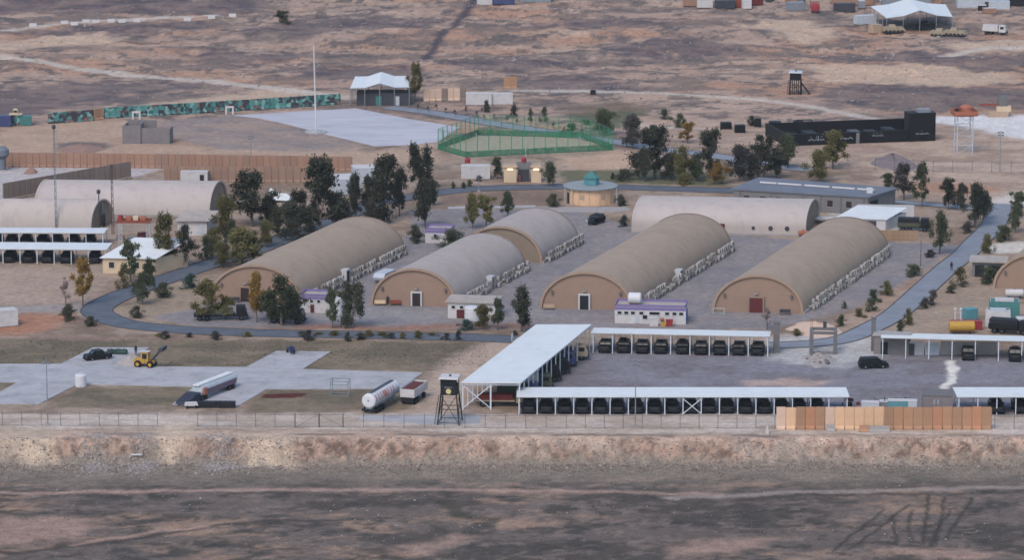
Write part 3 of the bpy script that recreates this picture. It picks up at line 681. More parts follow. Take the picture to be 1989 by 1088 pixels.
# ------------------------------------------------------------------ vehicles (front towards local -y)
WHEEL = {}
def wheels(t, xs, ys, r, w, rimm='steel_dark'):
    k = (r, w, rimm)
    if k not in WHEEL:
        WHEEL[k] = (MB().lathe([(r*.55, -w/2), (r*.93, -w/2), (r, -w*.3), (r, w*.3), (r*.93, w/2), (r*.55, w/2)], 14, (0, 0, 0), 'x').mesh('wheel', 'tyre'), MB().lathe([(r*.5, -w/2-.012), (r*.5, w/2+.012)], 10, (0, 0, 0), 'x').mesh('rim', rimm))
    for y in ys:
        for x in xs:
            o = link('wheel', WHEEL[k][0], t, (x, y, r)); link('rim', WHEEL[k][1], o)
def make_humvee(turret, body='black_paint'):
    def f():
        t = thing('armoured_car', '', '')
        MB().side([(-2.25, .55), (-2.3, .95), (-2.1, 1.18), (-.75, 1.28), (-.75, .5)], -.86, .86).build('hood', body, t)
        MB().side([(-.78, .5), (-.78, 1.22), (2.25, 1.22), (2.3, .55)], -1.08, 1.08).build('hull', body, t)
        c = MB().box(-1.06, -.75, 1.22, 1.06, 2.2, 1.86, .18, .42, .5).build('cabin', body, t)
        for s in (-1, 1):
            MB().add([(s*.06, -.74, 1.30), (s*.92, -.74, 1.30), (s*.82, -.41, 1.78), (s*.06, -.41, 1.78)], [(0, 1, 2, 3) if s > 0 else (3, 2, 1, 0)]).build('windscreen', 'glass', c).location = (0, -.035, 0)
            for y0, y1 in ((-.2, .55), (.7, 1.4)):
                MB().add([(s*1.055, y0, 1.32), (s*1.055, y1, 1.32), (s*.915, y1, 1.76), (s*.915, y0, 1.76)], [(0, 1, 2, 3)]).build('side_window', 'glass', c).location = (s*.012, 0, 0)
            MB().lathe([(.11, -.06), (.11, .04)], 10, (0, 0, 0), 'y').build('headlight', 'glass', t, (s*.62, -2.29, .86))
            MB().box(-.09, -.1, 0, .09, .1, .34).build('mirror', 'black_matt', t, (s*1.08, -.55, 1.3))
            MB().box(-.22, -.55, 0, .22, .55, .07).build('mudguard', body, t, (s*.93, -1.55, .98))
        MB().box(-1.0, -2.45, .48, 1.0, -2.28, .68).build('bumper', 'black_matt', t)
        gr = MB(); [gr.box(-.42+i*.14, -2.315, .72, -.36+i*.14, -2.285, .98) for i in range(7)]; gr.build('grille', 'steel_dark', t)
        MB().box(-.7, -2.0, .35, .7, 2.1, .56).build('chassis', 'black_matt', t)
        wheels(t, (-.92, .92), (-1.55, 1.5), .47, .32)
        if turret:
            u = MB().lathe([(.62, 0), (.62, .16), (.5, .2)], 14, (0, .4, 1.85)).build('turret', body, t)
            b = MB(); b.box(-.5, -.22, 2.0, .5, -.14, 2.42, .1); b.box(-.56, -.2, 2.0, -.49, .8, 2.36); b.box(.49, -.2, 2.0, .56, .8, 2.36); b.build('gun_shield', body, u)
            MB().tube((0, .3, 2.3), (0, -.9, 2.32), .05, 6).build('gun', 'steel_dark', u)
        else:
            MB().box(-.4, .1, 1.86, .4, .9, 1.95).build('hatch', body, t)
        MB().tube((-.9, 2.1, 1.4), (-.9, 2.15, 2.9), .018, 4).build('antenna', 'black_matt', t)
        return t
    return f
def along(Pa, Pb, u, back):
    d = (Pb-Pa).normalized(); n = Vector((-d.y, d.x, 0)); return Pa.lerp(Pb, u) + n*back
ORD = 'first second third fourth fifth sixth seventh eighth ninth tenth eleventh twelfth thirteenth fourteenth fifteenth sixteenth seventeenth eighteenth nineteenth twentieth twenty-first twenty-second'.split()
def row_of_cars(S, us, tur, anchor, group, back=2.6, rev=False):
    for i, u in enumerate(us):
        n = ORD[len(us)-1-i if rev else i]; label_p = n+' black armoured car '+anchor; label_t = n+' armoured car '+anchor+', with gun shield'
        p = along(*S, u, back + R.uniform(-.15, .25)); rz = atan2((S[1]-S[0]).y, (S[1]-S[0]).x) + R.uniform(-.05, .05)
        k = i in tur
        inst('hv_t' if k else 'hv_p', make_humvee(k), label_t if k else label_p, 'armoured car', p, rz, group, (1.0, 1.0, 1.03))
px_near = [1027, 1062, 1097, 1131, 1166, 1200, 1236, 1272, 1306, 1342, 1378, 1413, 1449, 1484, 1519, 1553, 1588]
row_of_cars(S_NEAR, [(p-1008)/637 for p in px_near], {3, 4, 10, 11, 12, 14, 15, 16}, 'from the truck shelter, along the fence-side shelter', 'armoured cars under the fence-side shelter', 2.3)
px_mid = [1175, 1210, 1247, 1283, 1325, 1361, 1397, 1435, 1471]
row_of_cars(S_MID, [(p-1152)/339 for p in px_mid], {1, 4}, 'from the concrete pillar, under the washroom-side shelter', 'armoured cars under the washroom-side shelter', 1.9, True)
row_of_cars(S_RT, [(1881-1714)/406, (1972-1714)/406], {1}, 'from the grey hut, before the coloured tanks', 'armoured cars before the tanks', 1.4)
row_of_cars(S_RB, [(1938-1862)/258, (1984-1862)/258, .62], {0, 1}, 'from the end of the tan blast barriers', 'armoured cars past the blast wall', 2.3)
S_LB = (G(-60, 512), G(205, 514)); S_LA = (G(-60, 480), G(200, 481))
row_of_cars(S_LB, [(p+60)/265 for p in (-20, 15, 52, 90, 127, 181)], {1}, 'from the yellowish house, under the nearby shelter', 'armoured cars by the house', 2.5, True)
row_of_cars(S_LA, [(p+60)/260 for p in (-10, 20, 48, 80, 108, 140, 172)], {2, 5}, 'from the rusty mast, under the low dark shelter', 'armoured cars against the hangar', 2.5, True)
def lone(key, mk, label, cat, px, py, rz): return inst(key, mk, label, cat, G(px, py), rz)
lone('hv_p', make_humvee(False), 'black armoured car standing alone near the round kiosk', 'armoured car', 1157, 434, radians(-30))

def make_truck(body, cabm, L=8.5, bed='cargo', load='olive_paint', W=2.4, H=2.6):
    """cab towards -y"""
    def f():
        t = thing('truck', '', ''); h = L/2
        MB().box(-.45, -h+.3, .6, .45, h, .9).build('chassis', 'steel_dark', t)
        c = MB().side([(-h, .75), (-h-.05, 1.55), (-h+.35, 2.55), (-h+1.9, 2.55), (-h+1.9, .75)], -W/2, W/2).build('cab', cabm, t)
        MB().add([(-W/2+.15, -h-.0, 1.62), (W/2-.15, -h-.0, 1.62), (W/2-.15, -h+.31, 2.42), (-W/2+.15, -h+.31, 2.42)], [(0, 1, 2, 3)]).build('windscreen', 'glass', c).location = (0, -.05, .0)
        for s in (-1, 1):
            MB().box(s*W/2-.015, -h+.5, 1.6, s*W/2+.015, -h+1.5, 2.3).build('side_window', 'glass', c)
            MB().box(s*.8-.15, -h-.1, .85, s*.8+.15, -h-.02, 1.05).build('headlight', 'lamp_glass', t)
        MB().box(-W/2, -h-.25, .5, W/2, -h-.02, .8).build('bumper', 'black_matt', t)
        y0 = -h+2.1
        if bed == 'cargo':
            MB().box(-W/2, y0, .95, W/2, h, 1.15).build('bed', body, t)
            b = MB(); b.box(-W/2, y0, 1.15, -W/2+.08, h, 1.75); b.box(W/2-.08, y0, 1.15, W/2, h, 1.75); b.box(-W/2+.08, h-.08, 1.15, W/2-.08, h, 1.75); b.box(-W/2+.08, y0, 1.15, W/2-.08, y0+.08, 1.75); b.build('side_boards', body, t)
            MB().side([(y0+.12, 1.15), (y0+.12, H), (h-.12, H), (h-.12, 1.15)], -W/2+.12, W/2-.12).build('canvas_cover', load, t)
        elif bed == 'tank':
            MB().lathe([(.3, y0), (.95, y0+.12), (1.02, y0+.3), (1.02, h-.3), (.95, h-.12), (.3, h)], 18, (0, 0, 1.95), 'y').build('tank', body, t, smooth=False)
            MB().box(-.25, y0+.6, 2.9, .25, h-.6, 3.05).build('walkway', 'steel_dark', t)
        elif bed == 'flat':
            MB().box(-W/2, y0, .95, W/2, h, 1.15).build('bed', body, t)
            MB().box(-W/2+.2, y0+.3, 1.15, W/2-.2, h-.4, 2.0).build('load', load, t)
        wheels(t, (-W/2+.2, W/2-.2), (-h+1.0, h-2.4, h-1.1), .5, .34)
        return t
    return f
def make_suv(body='black_paint', van=True):
    def f():
        t = thing('van', '', ''); L = 4.9 if van else 4.6; h = L/2
        if van: pr = [(-h, .35), (-h-.03, .75), (-h+.15, .98), (-h+.95, 1.12), (-h+1.55, 1.78), (-h+2.0, 1.86), (h-.35, 1.84), (h-.08, 1.15), (h, .95), (h, .35)]
        else: pr = [(-h, .4), (-h-.03, .9), (-h+.1, 1.05), (-h+1.2, 1.12), (-h+1.7, 1.7), (h-1.6, 1.74), (h-1.3, 1.1), (h, 1.08), (h, .4)]
        MB().side(pr, -.92, .92).build('body', body, t)
        MB().box(-.8, -h+1.0, 1.16, .8, -h+1.5, 1.2).build('dash', 'black_matt', t)
        y0 = -h+1.65; y1 = h-.35 if van else h-1.75; n = 3 if van else 2
        for s in (-1, 1):
            for i in range(n):
                a = y0 + (y1-y0)*i/n + .06; b = y0 + (y1-y0)*(i+1)/n - .06
                MB().box(s*.93-.012, a, 1.18, s*.93+.012, b, 1.64).build('side_window', 'glass', t)
            MB().box(s*.7-.16, -h-.05, .72, s*.7+.16, -h+.02, .9).build('headlight', 'lamp_glass', t)
        MB().add([(-.78, -h+1.0, 1.17), (.78, -h+1.0, 1.17), (.72, -h+1.52, 1.73), (-.72, -h+1.52, 1.73)], [(0, 1, 2, 3)]).build('windscreen', 'glass', t).location = (0, -.04, .03)
        MB().box(-.9, -h-.1, .3, .9, -h-.035, .55).build('bumper', 'black_matt', t)
        wheels(t, (-.82, .82), (-h+.95, h-.95), .36, .24, 'rim_metal')
        return t
    return f
lone('van', make_suv(), 'black van parked in the yard by the ruined concrete frame', 'van', 1696, 715, radians(97))
lone('pick', make_suv('black_paint', False), 'black pickup parked on the concrete stand near the yellow loader', 'pickup', 190, 699, radians(-62))
lone('truckA', make_truck('black_paint', 'black_paint', 9.5, 'flat', 'olive_paint'), 'dark flatbed truck parked behind the yellowish bush', 'truck', 428, 621, radians(94))
lone('truckB', make_truck('olive_paint', 'black_paint', 6.5, 'cargo', 'black_matt'), 'dark covered truck half hidden by the broad green tree', 'truck', 556, 627, radians(80))
# trucks inside the big shelter
bc = [G(895, 745, 4.4), G(1011, 746, 4.4), G(1149, 632, 4.4), G(1041, 632, 4.4)]
def inbig(u, w):
    p = bc[0].lerp(bc[3], u).lerp(bc[1].lerp(bc[2], u), w); p.z = 0; return p
TK = [('truckC', ('sand_paint', 'sand_paint', 8.4, 'flat', 'dark_red'), 'sand coloured truck at the open end of the truck shelter', .07, .60, 88),
      ('truckD', ('tank_white', 'olive_paint', 7.0, 'tank'), 'truck with grey-white tank poking from the truck shelter', .34, .74, 92),
      ('truckE', ('olive_paint', 'blue', 7.0, 'cargo', 'olive_paint'), 'covered truck with blue cab inside the truck shelter', .19, .72, 90),
      ('truckF', ('black_paint', 'black_paint', 7.4, 'cargo', 'black_matt'), 'black covered truck inside the truck shelter beside the tanker', .47, .70, 91),
      ('truckF', None, 'black covered truck deep inside the big truck shelter', .60, .70, 89),
      ('truckE', None, 'covered blue-cab truck deep inside the truck shelter', .72, .68, 90),
      ('truckC', None, 'sand coloured truck deep inside the truck shelter', .84, .68, 90)]
for k, a, lb, u, w, rz in TK: inst(k, make_truck(*a) if a else None, lb, 'truck', inbig(u, w), radians(rz))

# tank trailer and dump trailer by the fence
def tank_trailer():
    p0 = G(716, 805); p1 = G(768, 774); d = (p1-p0); d.z = 0; L = 11.0; rz = atan2(d.y, d.x) - pi/2
    t = thing('tank_trailer', 'white tank trailer with red lettering beside the dump trailer', 'trailer', p0, rz)
    MB().lathe([(.9, -.12), (1.15, 0), (1.2, .2), (1.2, L-.2), (1.15, L), (.9, L+.1)], 22, (0, 0, 2.15), 'y').build('tank', 'tank_white', t, smooth=False)
    MB().lathe([(.16, -.2), (.16, -.1)], 10, (0, 0, 2.25), 'y').build('valve', 'steel_grey', t)
    MB().box(-.32, .6, 3.3, .32, L-.6, 3.42).build('walkway', 'steel_dark', t)
    MB().box(-.5, .1, .8, .5, L-.5, 1.02).build('chassis', 'steel_grey', t)
    MB().box(-1.15, -.15, .45, 1.15, -.02, .85).build('rear_bumper', 'black_matt', t)
    MB().box(1.0, .3, 1.5, 1.3, L-.3, 1.6).build('side_rail', 'steel_grey', t)
    wheels(t, (-.95, .95), (1.2, 2.5, 3.8), .5, .5); 
    for s in (-.6, .6): MB().box(s-.1, L-2.2, 0, s+.1, L-2.0, .85).build('landing_leg', 'steel_grey', t)
    # lettering on the flank: a row of tall red strokes bent round the tank
    def on(y, a): return (1.215*cos(a), y, 2.15+1.215*sin(a))
    k = 0; rr = random.Random(3)
    for y, glyph in zip((.7, 1.9, 2.9, 3.9, 4.9, 6.0, 7.2, 8.2), 'IJIANIIE'):
        b = MB(); w = .34
        def bar(ya, a0, yb, a1):
            m = 5; rows = [[on(ya+(yb-ya)*i/m - w/2, a0+(a1-a0)*i/m), on(ya+(yb-ya)*i/m + w/2, a0+(a1-a0)*i/m)] for i in range(m+1)]; b.grid(rows)
        if glyph in 'IJE': bar(y, -.25, y, .85)
        if glyph == 'J': bar(y, -.25, y+.55, -.1)
        if glyph == 'A': bar(y-.3, -.25, y+.1, .85); bar(y+.5, -.25, y+.1, .85)
        if glyph == 'N': bar(y-.3, -.25, y-.3, .85); bar(y-.3, .85, y+.4, -.25); bar(y+.4, -.25, y+.4, .85)
        if glyph == 'E': [bar(y+.1, a, y+.6, a+.02) for a in (-.2, .28, .76)]
        b.build('letter', 'letter_red', t)
tank_trailer()
def dump_trailer():
    p0 = G(791, 787); t = thing('dump_trailer', 'white dump trailer heaped with dark red soil', 'trailer', p0, radians(-17))
    L = 7.0; b = MB(); w = 1.22
    b.box(-w, 0, 1.25, w, .08, 2.6); b.box(-w, L-.08, 1.25, w, L, 2.6); b.box(-w, .08, 1.25, -w+.08, L-.08, 2.6); b.box(w-.08, .08, 1.25, w, L-.08, 2.6); b.box(-w+.08, .08, 1.25, w-.08, L-.08, 1.35)
    b.build('body', 'white_wall', t)
    for i in range(1, 6): MB().box(w+.003, L*i/6-.06, 1.2, w+.09, L*i/6+.06, 2.6).build('rib', 'steel_pale', t)
    rows = [[(-w+.09+(2*w-.18)*j/6, .09+(L-.18)*i/8, 2.38+.28*sin(pi*j/6)*sin(pi*i/8)+R.uniform(-.05, .05)) for j in range(7)] for i in range(9)]
    MB().grid(rows).build('soil_load', 'soil_load', t)
    MB().box(-.5, .3, .7, .5, L-.2, 1.24).build('chassis', 'steel_dark', t)
    MB().box(-1.1, -.1, .4, 1.1, -.01, 1.2).build('tail_board', 'black_matt', t)
    wheels(t, (-.95, .95), (1.0, 2.3, 5.6), .5, .45)
dump_trailer()
def long_truck():
    a = G(366, 785); b = G(438, 757); d = b-a; rz = atan2(d.y, d.x) - pi/2
    t = thing('semi_trailer', 'long pale rounded trailer with navy front cover by the black crate', 'trailer', a, rz); L = 11.5
    MB().lathe([(.5, 0), (.95, .15), (1.05, .4), (1.05, L-.4), (.95, L-.15), (.5, L)], 18, (0, 2.6, 1.6), 'y').build('trailer_tank', 'steel_pale', t)
    MB().box(-.6, 2.3, 2.5, .6, L+1.6, 2.68).build('top_cover', 'canopy_white', t)
    MB().box(1.0, 4, .9, 1.12, L+1.8, 1.75).build('side_panel', 'mauve', t)
    MB().box(1.0, 2.9, 1.0, 1.3, 3.9, 2.1).build('hose_box', 'orange', t)
    MB().box(-.5, 0, .7, .5, L+2, 1.0).build('chassis', 'steel_dark', t)
    c = MB().side([(-2.2, .35), (-1.9, .75), (.6, 1.5), (2.0, 1.6), (2.0, .35)], -1.15, 1.15).build('front_cover', 'navy', t)
    wheels(t, (-1.0, 1.0), (2.4, 3.6, L-.4, L+.8), .5, .42)
    return t
long_truck()
MB().box(-3.1, -.55, .0, 3.1, .55, 1.0, .02, .03).build
def black_box():
    t = thing('long_crate', 'long black ribbed crate lying in front of the pale trailer', 'crate', G(420, 792), radians(-1))
    MB().box(-3.1, -.55, .12, 3.1, .55, 1.0).build('body', 'black_matt', t)
    for i in range(9): MB().box(-3.0+i*.73, -.61, .1, -2.88+i*.73, .61, 1.04).build('rib', 'black_paint', t)
    for x in (-2.4, 0, 2.4): MB().box(x-.15, -.55, 0, x+.15, .55, .115).build('skid', 'steel_dark', t)
    t2 = thing('small_cart', 'small white cart at the end of the black crate', 'cart', G(374, 793), radians(10))
    MB().box(-1.3, -.5, .45, .9, .5, .95, .15).build('body', 'white_wall', t2); wheels(t2, (-.9, .5), (-.45, .45), .28, .2)
    MB().tube((-1.3, 0, .6), (-2.2, 0, .35), .05).build('drawbar', 'steel_grey', t2)
black_box()
def loader():
    t = thing('wheel_loader', 'yellow wheel loader with raised dark boom beside a sand heap', 'loader', G(284, 713), radians(75))
    b = MB().side([(.1, .7), (.1, 1.5), (1.9, 1.45), (2.0, .7)], -.75, .75).build('engine_housing', 'yellow', t)
    MB().side([(-1.5, .7), (-1.5, 1.1), (.1, 1.2), (.1, .7)], -.6, .6).build('front_frame', 'yellow', t)
    c = MB().side([(-.6, 1.2), (-.5, 2.6), (.7, 2.65), (.75, 1.2)], -.6, .6).build('cab', 'yellow', t)
    for s in (-1, 1): MB().box(s*.61-.01, -.35, 1.5, s*.61+.01, .5, 2.4).build('window', 'glass', c)
    MB().box(-.7, -.7, 2.66, .7, .85, 2.74).build('cab_roof', 'white_wall', t)
    for s in (-.45, .45): MB().tube((s, -.9, 1.1), (s, -2.6, 3.0), .13, 6).build('boom_arm', 'steel_dark', t)
    MB().side([(-2.4, 2.6), (-2.7, 3.6), (-3.4, 3.7), (-3.3, 3.0)], -1.15, 1.15).build('bucket', 'steel_dark', t)
    wheels(t, (-.85, .85), (-1.0, 1.2), .62, .45, 'yellow')
    tag(heap('sand_heap', G(258, 706), 3.2, 2.6, 1.7, 'rubble', 4), 'small sand heap between the black pickup and the yellow loader', 'heap')
    o = thing('tarp_bundle', 'dark teal tarpaulin roll lying behind the black pickup', 'tarpaulin', G(228, 689), radians(-6))
    rows = [[(x, .55*cos(a)*(1+.12*sin(x*2)), .5+.48*sin(a)*(1+.1*sin(x*3+1))) for a in [pi*2*k/12 for k in range(13)]] for x in [-1.7+.34*i for i in range(11)]]
    MB().grid(rows).build('roll', 'leaf_teal', o)
    for x in (-1, .2, 1.2): MB().lathe([(.62, x-.05), (.62, x+.05)], 12, (0, 0, .5), 'x').build('strap', 'steel_dark', o)
def heap(name, p, rx, ry, h, m, seed, rough=.25):
    rr = random.Random(seed); rows = []; n = 20
    for k in range(9):
        f = k/8; row = []
        for i in range(n+1):
            a = 2*pi*(i % n)/n; q = vn(np.array([cos(a)*2+seed]), np.array([sin(a)*2+f*2]), seed)[0]
            rad = f*(1+(q-.5)*rough*2); row.append((rad*rx*cos(a), rad*ry*sin(a), h*(1-f)**1.1*(1+(q-.5)*rough*2) - (.05 if k == 8 else 0)))
        rows.append(row)
    return MB().grid(rows).build(name, m, None, p, smooth=True)
loader()
def blue_cart():
    t = thing('utility_tricycle', 'small blue three-wheeled cart on the concrete stand', 'tricycle', G(567, 687), radians(20))
    MB().box(-.6, .1, .6, .6, 1.3, 1.0).build('cargo_box', 'blue', t)
    MB().side([(-.5, .5), (-.5, 1.1), (.0, 1.0), (.05, .5)], -.35, .35).build('body', 'blue', t)
    MB().box(-.3, -.05, 1.0, .3, .3, 1.15).build('seat', 'black_matt', t)
    MB().tube((-.4, -.6, 1.3), (.4, -.6, 1.3), .03).tube((0, -.6, 1.3), (0, -1.0, .35), .04).build('handlebar', 'steel_dark', t)
    wheels(t, (-.62, .62), (.7,), .34, .2); wheels(t, (0,), (-1.05,), .34, .16)
blue_cart()

# ------------------------------------------------------------------ blast walls: every panel its own thing
TW = {}
def twall_mesh(h, w, m):
    k = (round(h, 1), w, m)
    if k not in TW:
        TW[k] = MB().side([(-.55, 0), (.55, 0), (.55, .3), (.16, .55), (.11, h), (-.11, h), (-.16, .55), (-.55, .3)], -w/2+.07, w/2-.07).box(w/2-.07, -.03, .3, w/2+.07, .09, h-.12).mesh('concrete_blast_barrier', m)
    return TW[k]
def twalls(Pa, Pb, h, mats, label, group, pitch=1.52, jit=.03, hj=0.0, name='concrete_blast_barrier', labels=None):
    d = Pb-Pa; d.z = 0; n = max(1, int(round(d.length/pitch))); rz = atan2(d.y, d.x); w = d.length/n
    nn = Vector((-d.y, d.x, 0)).normalized()
    for i in range(n):
        m = mats(i) if callable(mats) else R.choice(mats)
        hh = h + (R.choice((0, 0, 0, hj, -hj)) if hj else 0)
        p = Pa + d*((i+.5)/n) + nn*R.uniform(-jit, jit); 
        o = link(name, twall_mesh(hh, round(w, 2), m), None, p, rz + R.uniform(-.012, .012))
        tag(o, labels(m, i) if labels else label, 'blast barrier', group)
near_cols = ['wall_pale', 'wall_peach', 'wall_brown', 'wall_orange', 'wall_brown', 'wall_pale', 'wall_peach', 'wall_peach', 'wall_peach', 'wall_peach', 'wall_peach', 'wall_brown', 'wall_ochre', 'wall_ochre', 'wall_brown', 'wall_ochre', 'wall_orange', 'wall_ochre', 'wall_brown', 'wall_ochre', 'wall_orange', 'wall_brown']
CN = {'wall_pale': 'pale pinkish', 'wall_peach': 'light peach', 'wall_brown': 'brown', 'wall_orange': 'orange', 'wall_ochre': 'ochre'}
twalls(G(1507, 834), G(1925, 834), 3.6, lambda i: near_cols[i % 22], '', 'blast wall panels beside the fence', labels=lambda m, i: CN[m]+' concrete barrier, '+ORD[i]+' from the end of the chain-link fence', hj=.08, jit=.1)
twalls(G(-80, 323), G(262, 326), 3.2, ['wall_rose'], 'rosy tan concrete panel in the wall behind the pale lot', 'panels behind the pale lot')
twalls(G(262, 326), G(684, 332), 3.2, ['wall_rose', 'wall_rose', 'wall_rose', 'wall_rose2'], 'tan concrete panel in the wall behind the white cabin row', 'panels behind the cabin')
twalls(G(318, 354), G(640, 354), 3.5, ['wall_rose2'], 'brown concrete panel in the wall right behind the white cabin', 'panels right behind the cabin')
twalls(G(6, 391), G(254, 347), 3.8, ['wall_greyt'], 'greyish concrete panel in the diagonal wall beside the hangar', 'diagonal wall panels')
for a, b in (((93, 240), (182, 234)), ((201, 230), (495, 213)), ((495, 213), (661, 202))):
    twalls(G(*a), G(*b), 2.6, ['camo'], 'concrete panel painted in teal and brown camouflage', 'camouflage wall panels')
twalls(G(130, 237), G(146, 236), 2.7, ['wall_brown'], 'plain brown panel among the camouflage panels', 'plain panels in the camouflage wall')
twalls(G(183, 234), G(200, 231), 2.7, ['wall_ochre'], 'plain ochre panel among the camouflage panels', 'ochre panels in the camouflage wall')
twalls(G(822, 196), G(905, 194), 3.0, ['wall_pale', 'wall_greyt'], 'pale tan panel in the wall beside the far white tanks', 'panels by the far tanks')
twalls(G(978, 172), G(1004, 171), 3.0, ['wall_pale', 'wall_ochre'], 'tan panel behind the far white tanks', 'panels behind the far tanks')
# low jersey barriers in front of the row
def barrier(px, py, L, m, label):
    o = MB().side([(-.4, 0), (.4, 0), (.4, .2), (.14, .45), (.1, 1.05), (-.1, 1.05), (-.14, .45), (-.4, .2)], -L/2, L/2).build('concrete_barrier', m, None, G(px, py), ); tag(o, label, 'barrier', 'low barriers before the blast wall')
barrier(1613, 838, 1.4, 'wall_greyc', 'short grey barrier standing before the pale blast wall panel')
barrier(1680, 839, 1.8, 'wall_ochre', 'tan low barrier before the blast wall')
barrier(1708, 840, 3.2, 'wall_greyc', 'long whitish low barrier before the blast wall')
o = tag(MB().box(-.28, -.28, 0, .28, .28, .5).box(-.14, -.14, .505, .14, .14, 1.25).build('marker_post', 'white_wall', None, G(1490, 843)), 'small white marker post beyond the fence end', 'post')
# plank screen near the last hangar
def plank_screen(px0, px1, h, label, w=.42):
    Pa, Pb = G(*px0), G(*px1); d = Pb-Pa; n = int(d.length/w); rz = atan2(d.y, d.x)
    t = thing('plank_screen', label, 'fence', Pa, rz); m = MB().box(-w/2+.02, -.03, 0, w/2-.02, .03, h).mesh('plank', 'timber')
    for i in range(n): link('plank', m, t, ((i+.5)*w, R.uniform(-.015, .015), .02))
    for z in (.4, h-.4): MB().box(0, .05, z-.06, d.length, .13, z+.06).build('rail', 'timber', t)
plank_screen((1695, 467), (1782, 468), 2.1, 'timber plank screen between the last hangar and the black truck')

# ------------------------------------------------------------------ chain-link perimeter fence
def chain_fence(label, pxs, step, h=2.1, group='perimeter fence runs', m='fence_steel', net='chain_link'):
    pts = [G(*p) for p in pxs]; t = thing('chain_link_fence', label, 'fence', pts[0], 0, group)
    pm = MB().tube((0, 0, 0), (0, 0, h), .045, 5).tube((0, 0, h), (0, -.35, h+.35), .035, 4).mesh('post', m)
    for a, b in zip(pts, pts[1:]):
        L = (b-a).length; n = max(1, round(L/step))
        for i in range(n+1):
            if i == n and b is not pts[-1]: continue
            link('post', pm, t, a.lerp(b, i/n)-pts[0])
        u = Vector((0, 0, 1))
        for z, r in ((h-.05, .03), (.1, .02), (h*.5, .012), (h+.17, .012)): MB().tube(a-pts[0]+u*z, b-pts[0]+u*z, r, 4).build('wire' if r < .02 else 'rail', m, t)
        MB().add([a-pts[0]+u*.1, b-pts[0]+u*.1, b-pts[0]+u*(h-.05), a-pts[0]+u*(h-.05)], [(0, 1, 2, 3)]).build('mesh_panel', net, t)
    return t
chain_fence('chain-link fence run left of the sandy gap', [(-70, 827), (306, 829)], 3.1)
chain_fence('chain-link fence run between the sandy gap and the braced gate', [(384, 829), (572, 831)], 3.1)
chain_fence('chain-link fence run from the gate to the blast wall', [(667, 831), (1100, 833), (1505, 833)], 3.1)
chain_fence('chain-link fence run beyond the blast wall', [(1932, 834), (2120, 834)], 3.4)
def gate():
    a = G(574, 831); b = G(666, 831); L = (b-a).length; t = thing('fence_gate', 'braced double gate in the chain-link fence', 'gate', a)
    for x in (0, L/2-.06, L/2+.06, L): MB().tube((x, 0, 0), (x, 0, 2.3), .06, 6).build('gate_post', 'fence_steel', t)
    for x0, x1 in ((.05, L/2-.1), (L/2+.1, L-.05)):
        MB().tube((x0, 0, .15), (x1, 0, .15), .035, 4).tube((x0, 0, 2.1), (x1, 0, 2.1), .035, 4).build('gate_rail', 'fence_steel', t)
        MB().tube((x0, 0, .15 if x0 < 1 else 2.1), (x1, 0, 2.1 if x0 < 1 else .15), .03, 4).build('diagonal_brace', 'fence_steel', t)
        MB().add([(x0, 0, .15), (x1, 0, .15), (x1, 0, 2.1), (x0, 0, 2.1)], [(0, 1, 2, 3)]).build('mesh_panel', 'chain_link', t)
gate()
chain_fence('thin fence running across the sandy ground behind the trees', [(1700, 330), (1850, 335), (2040, 338)], 4.0, 2.4, None)

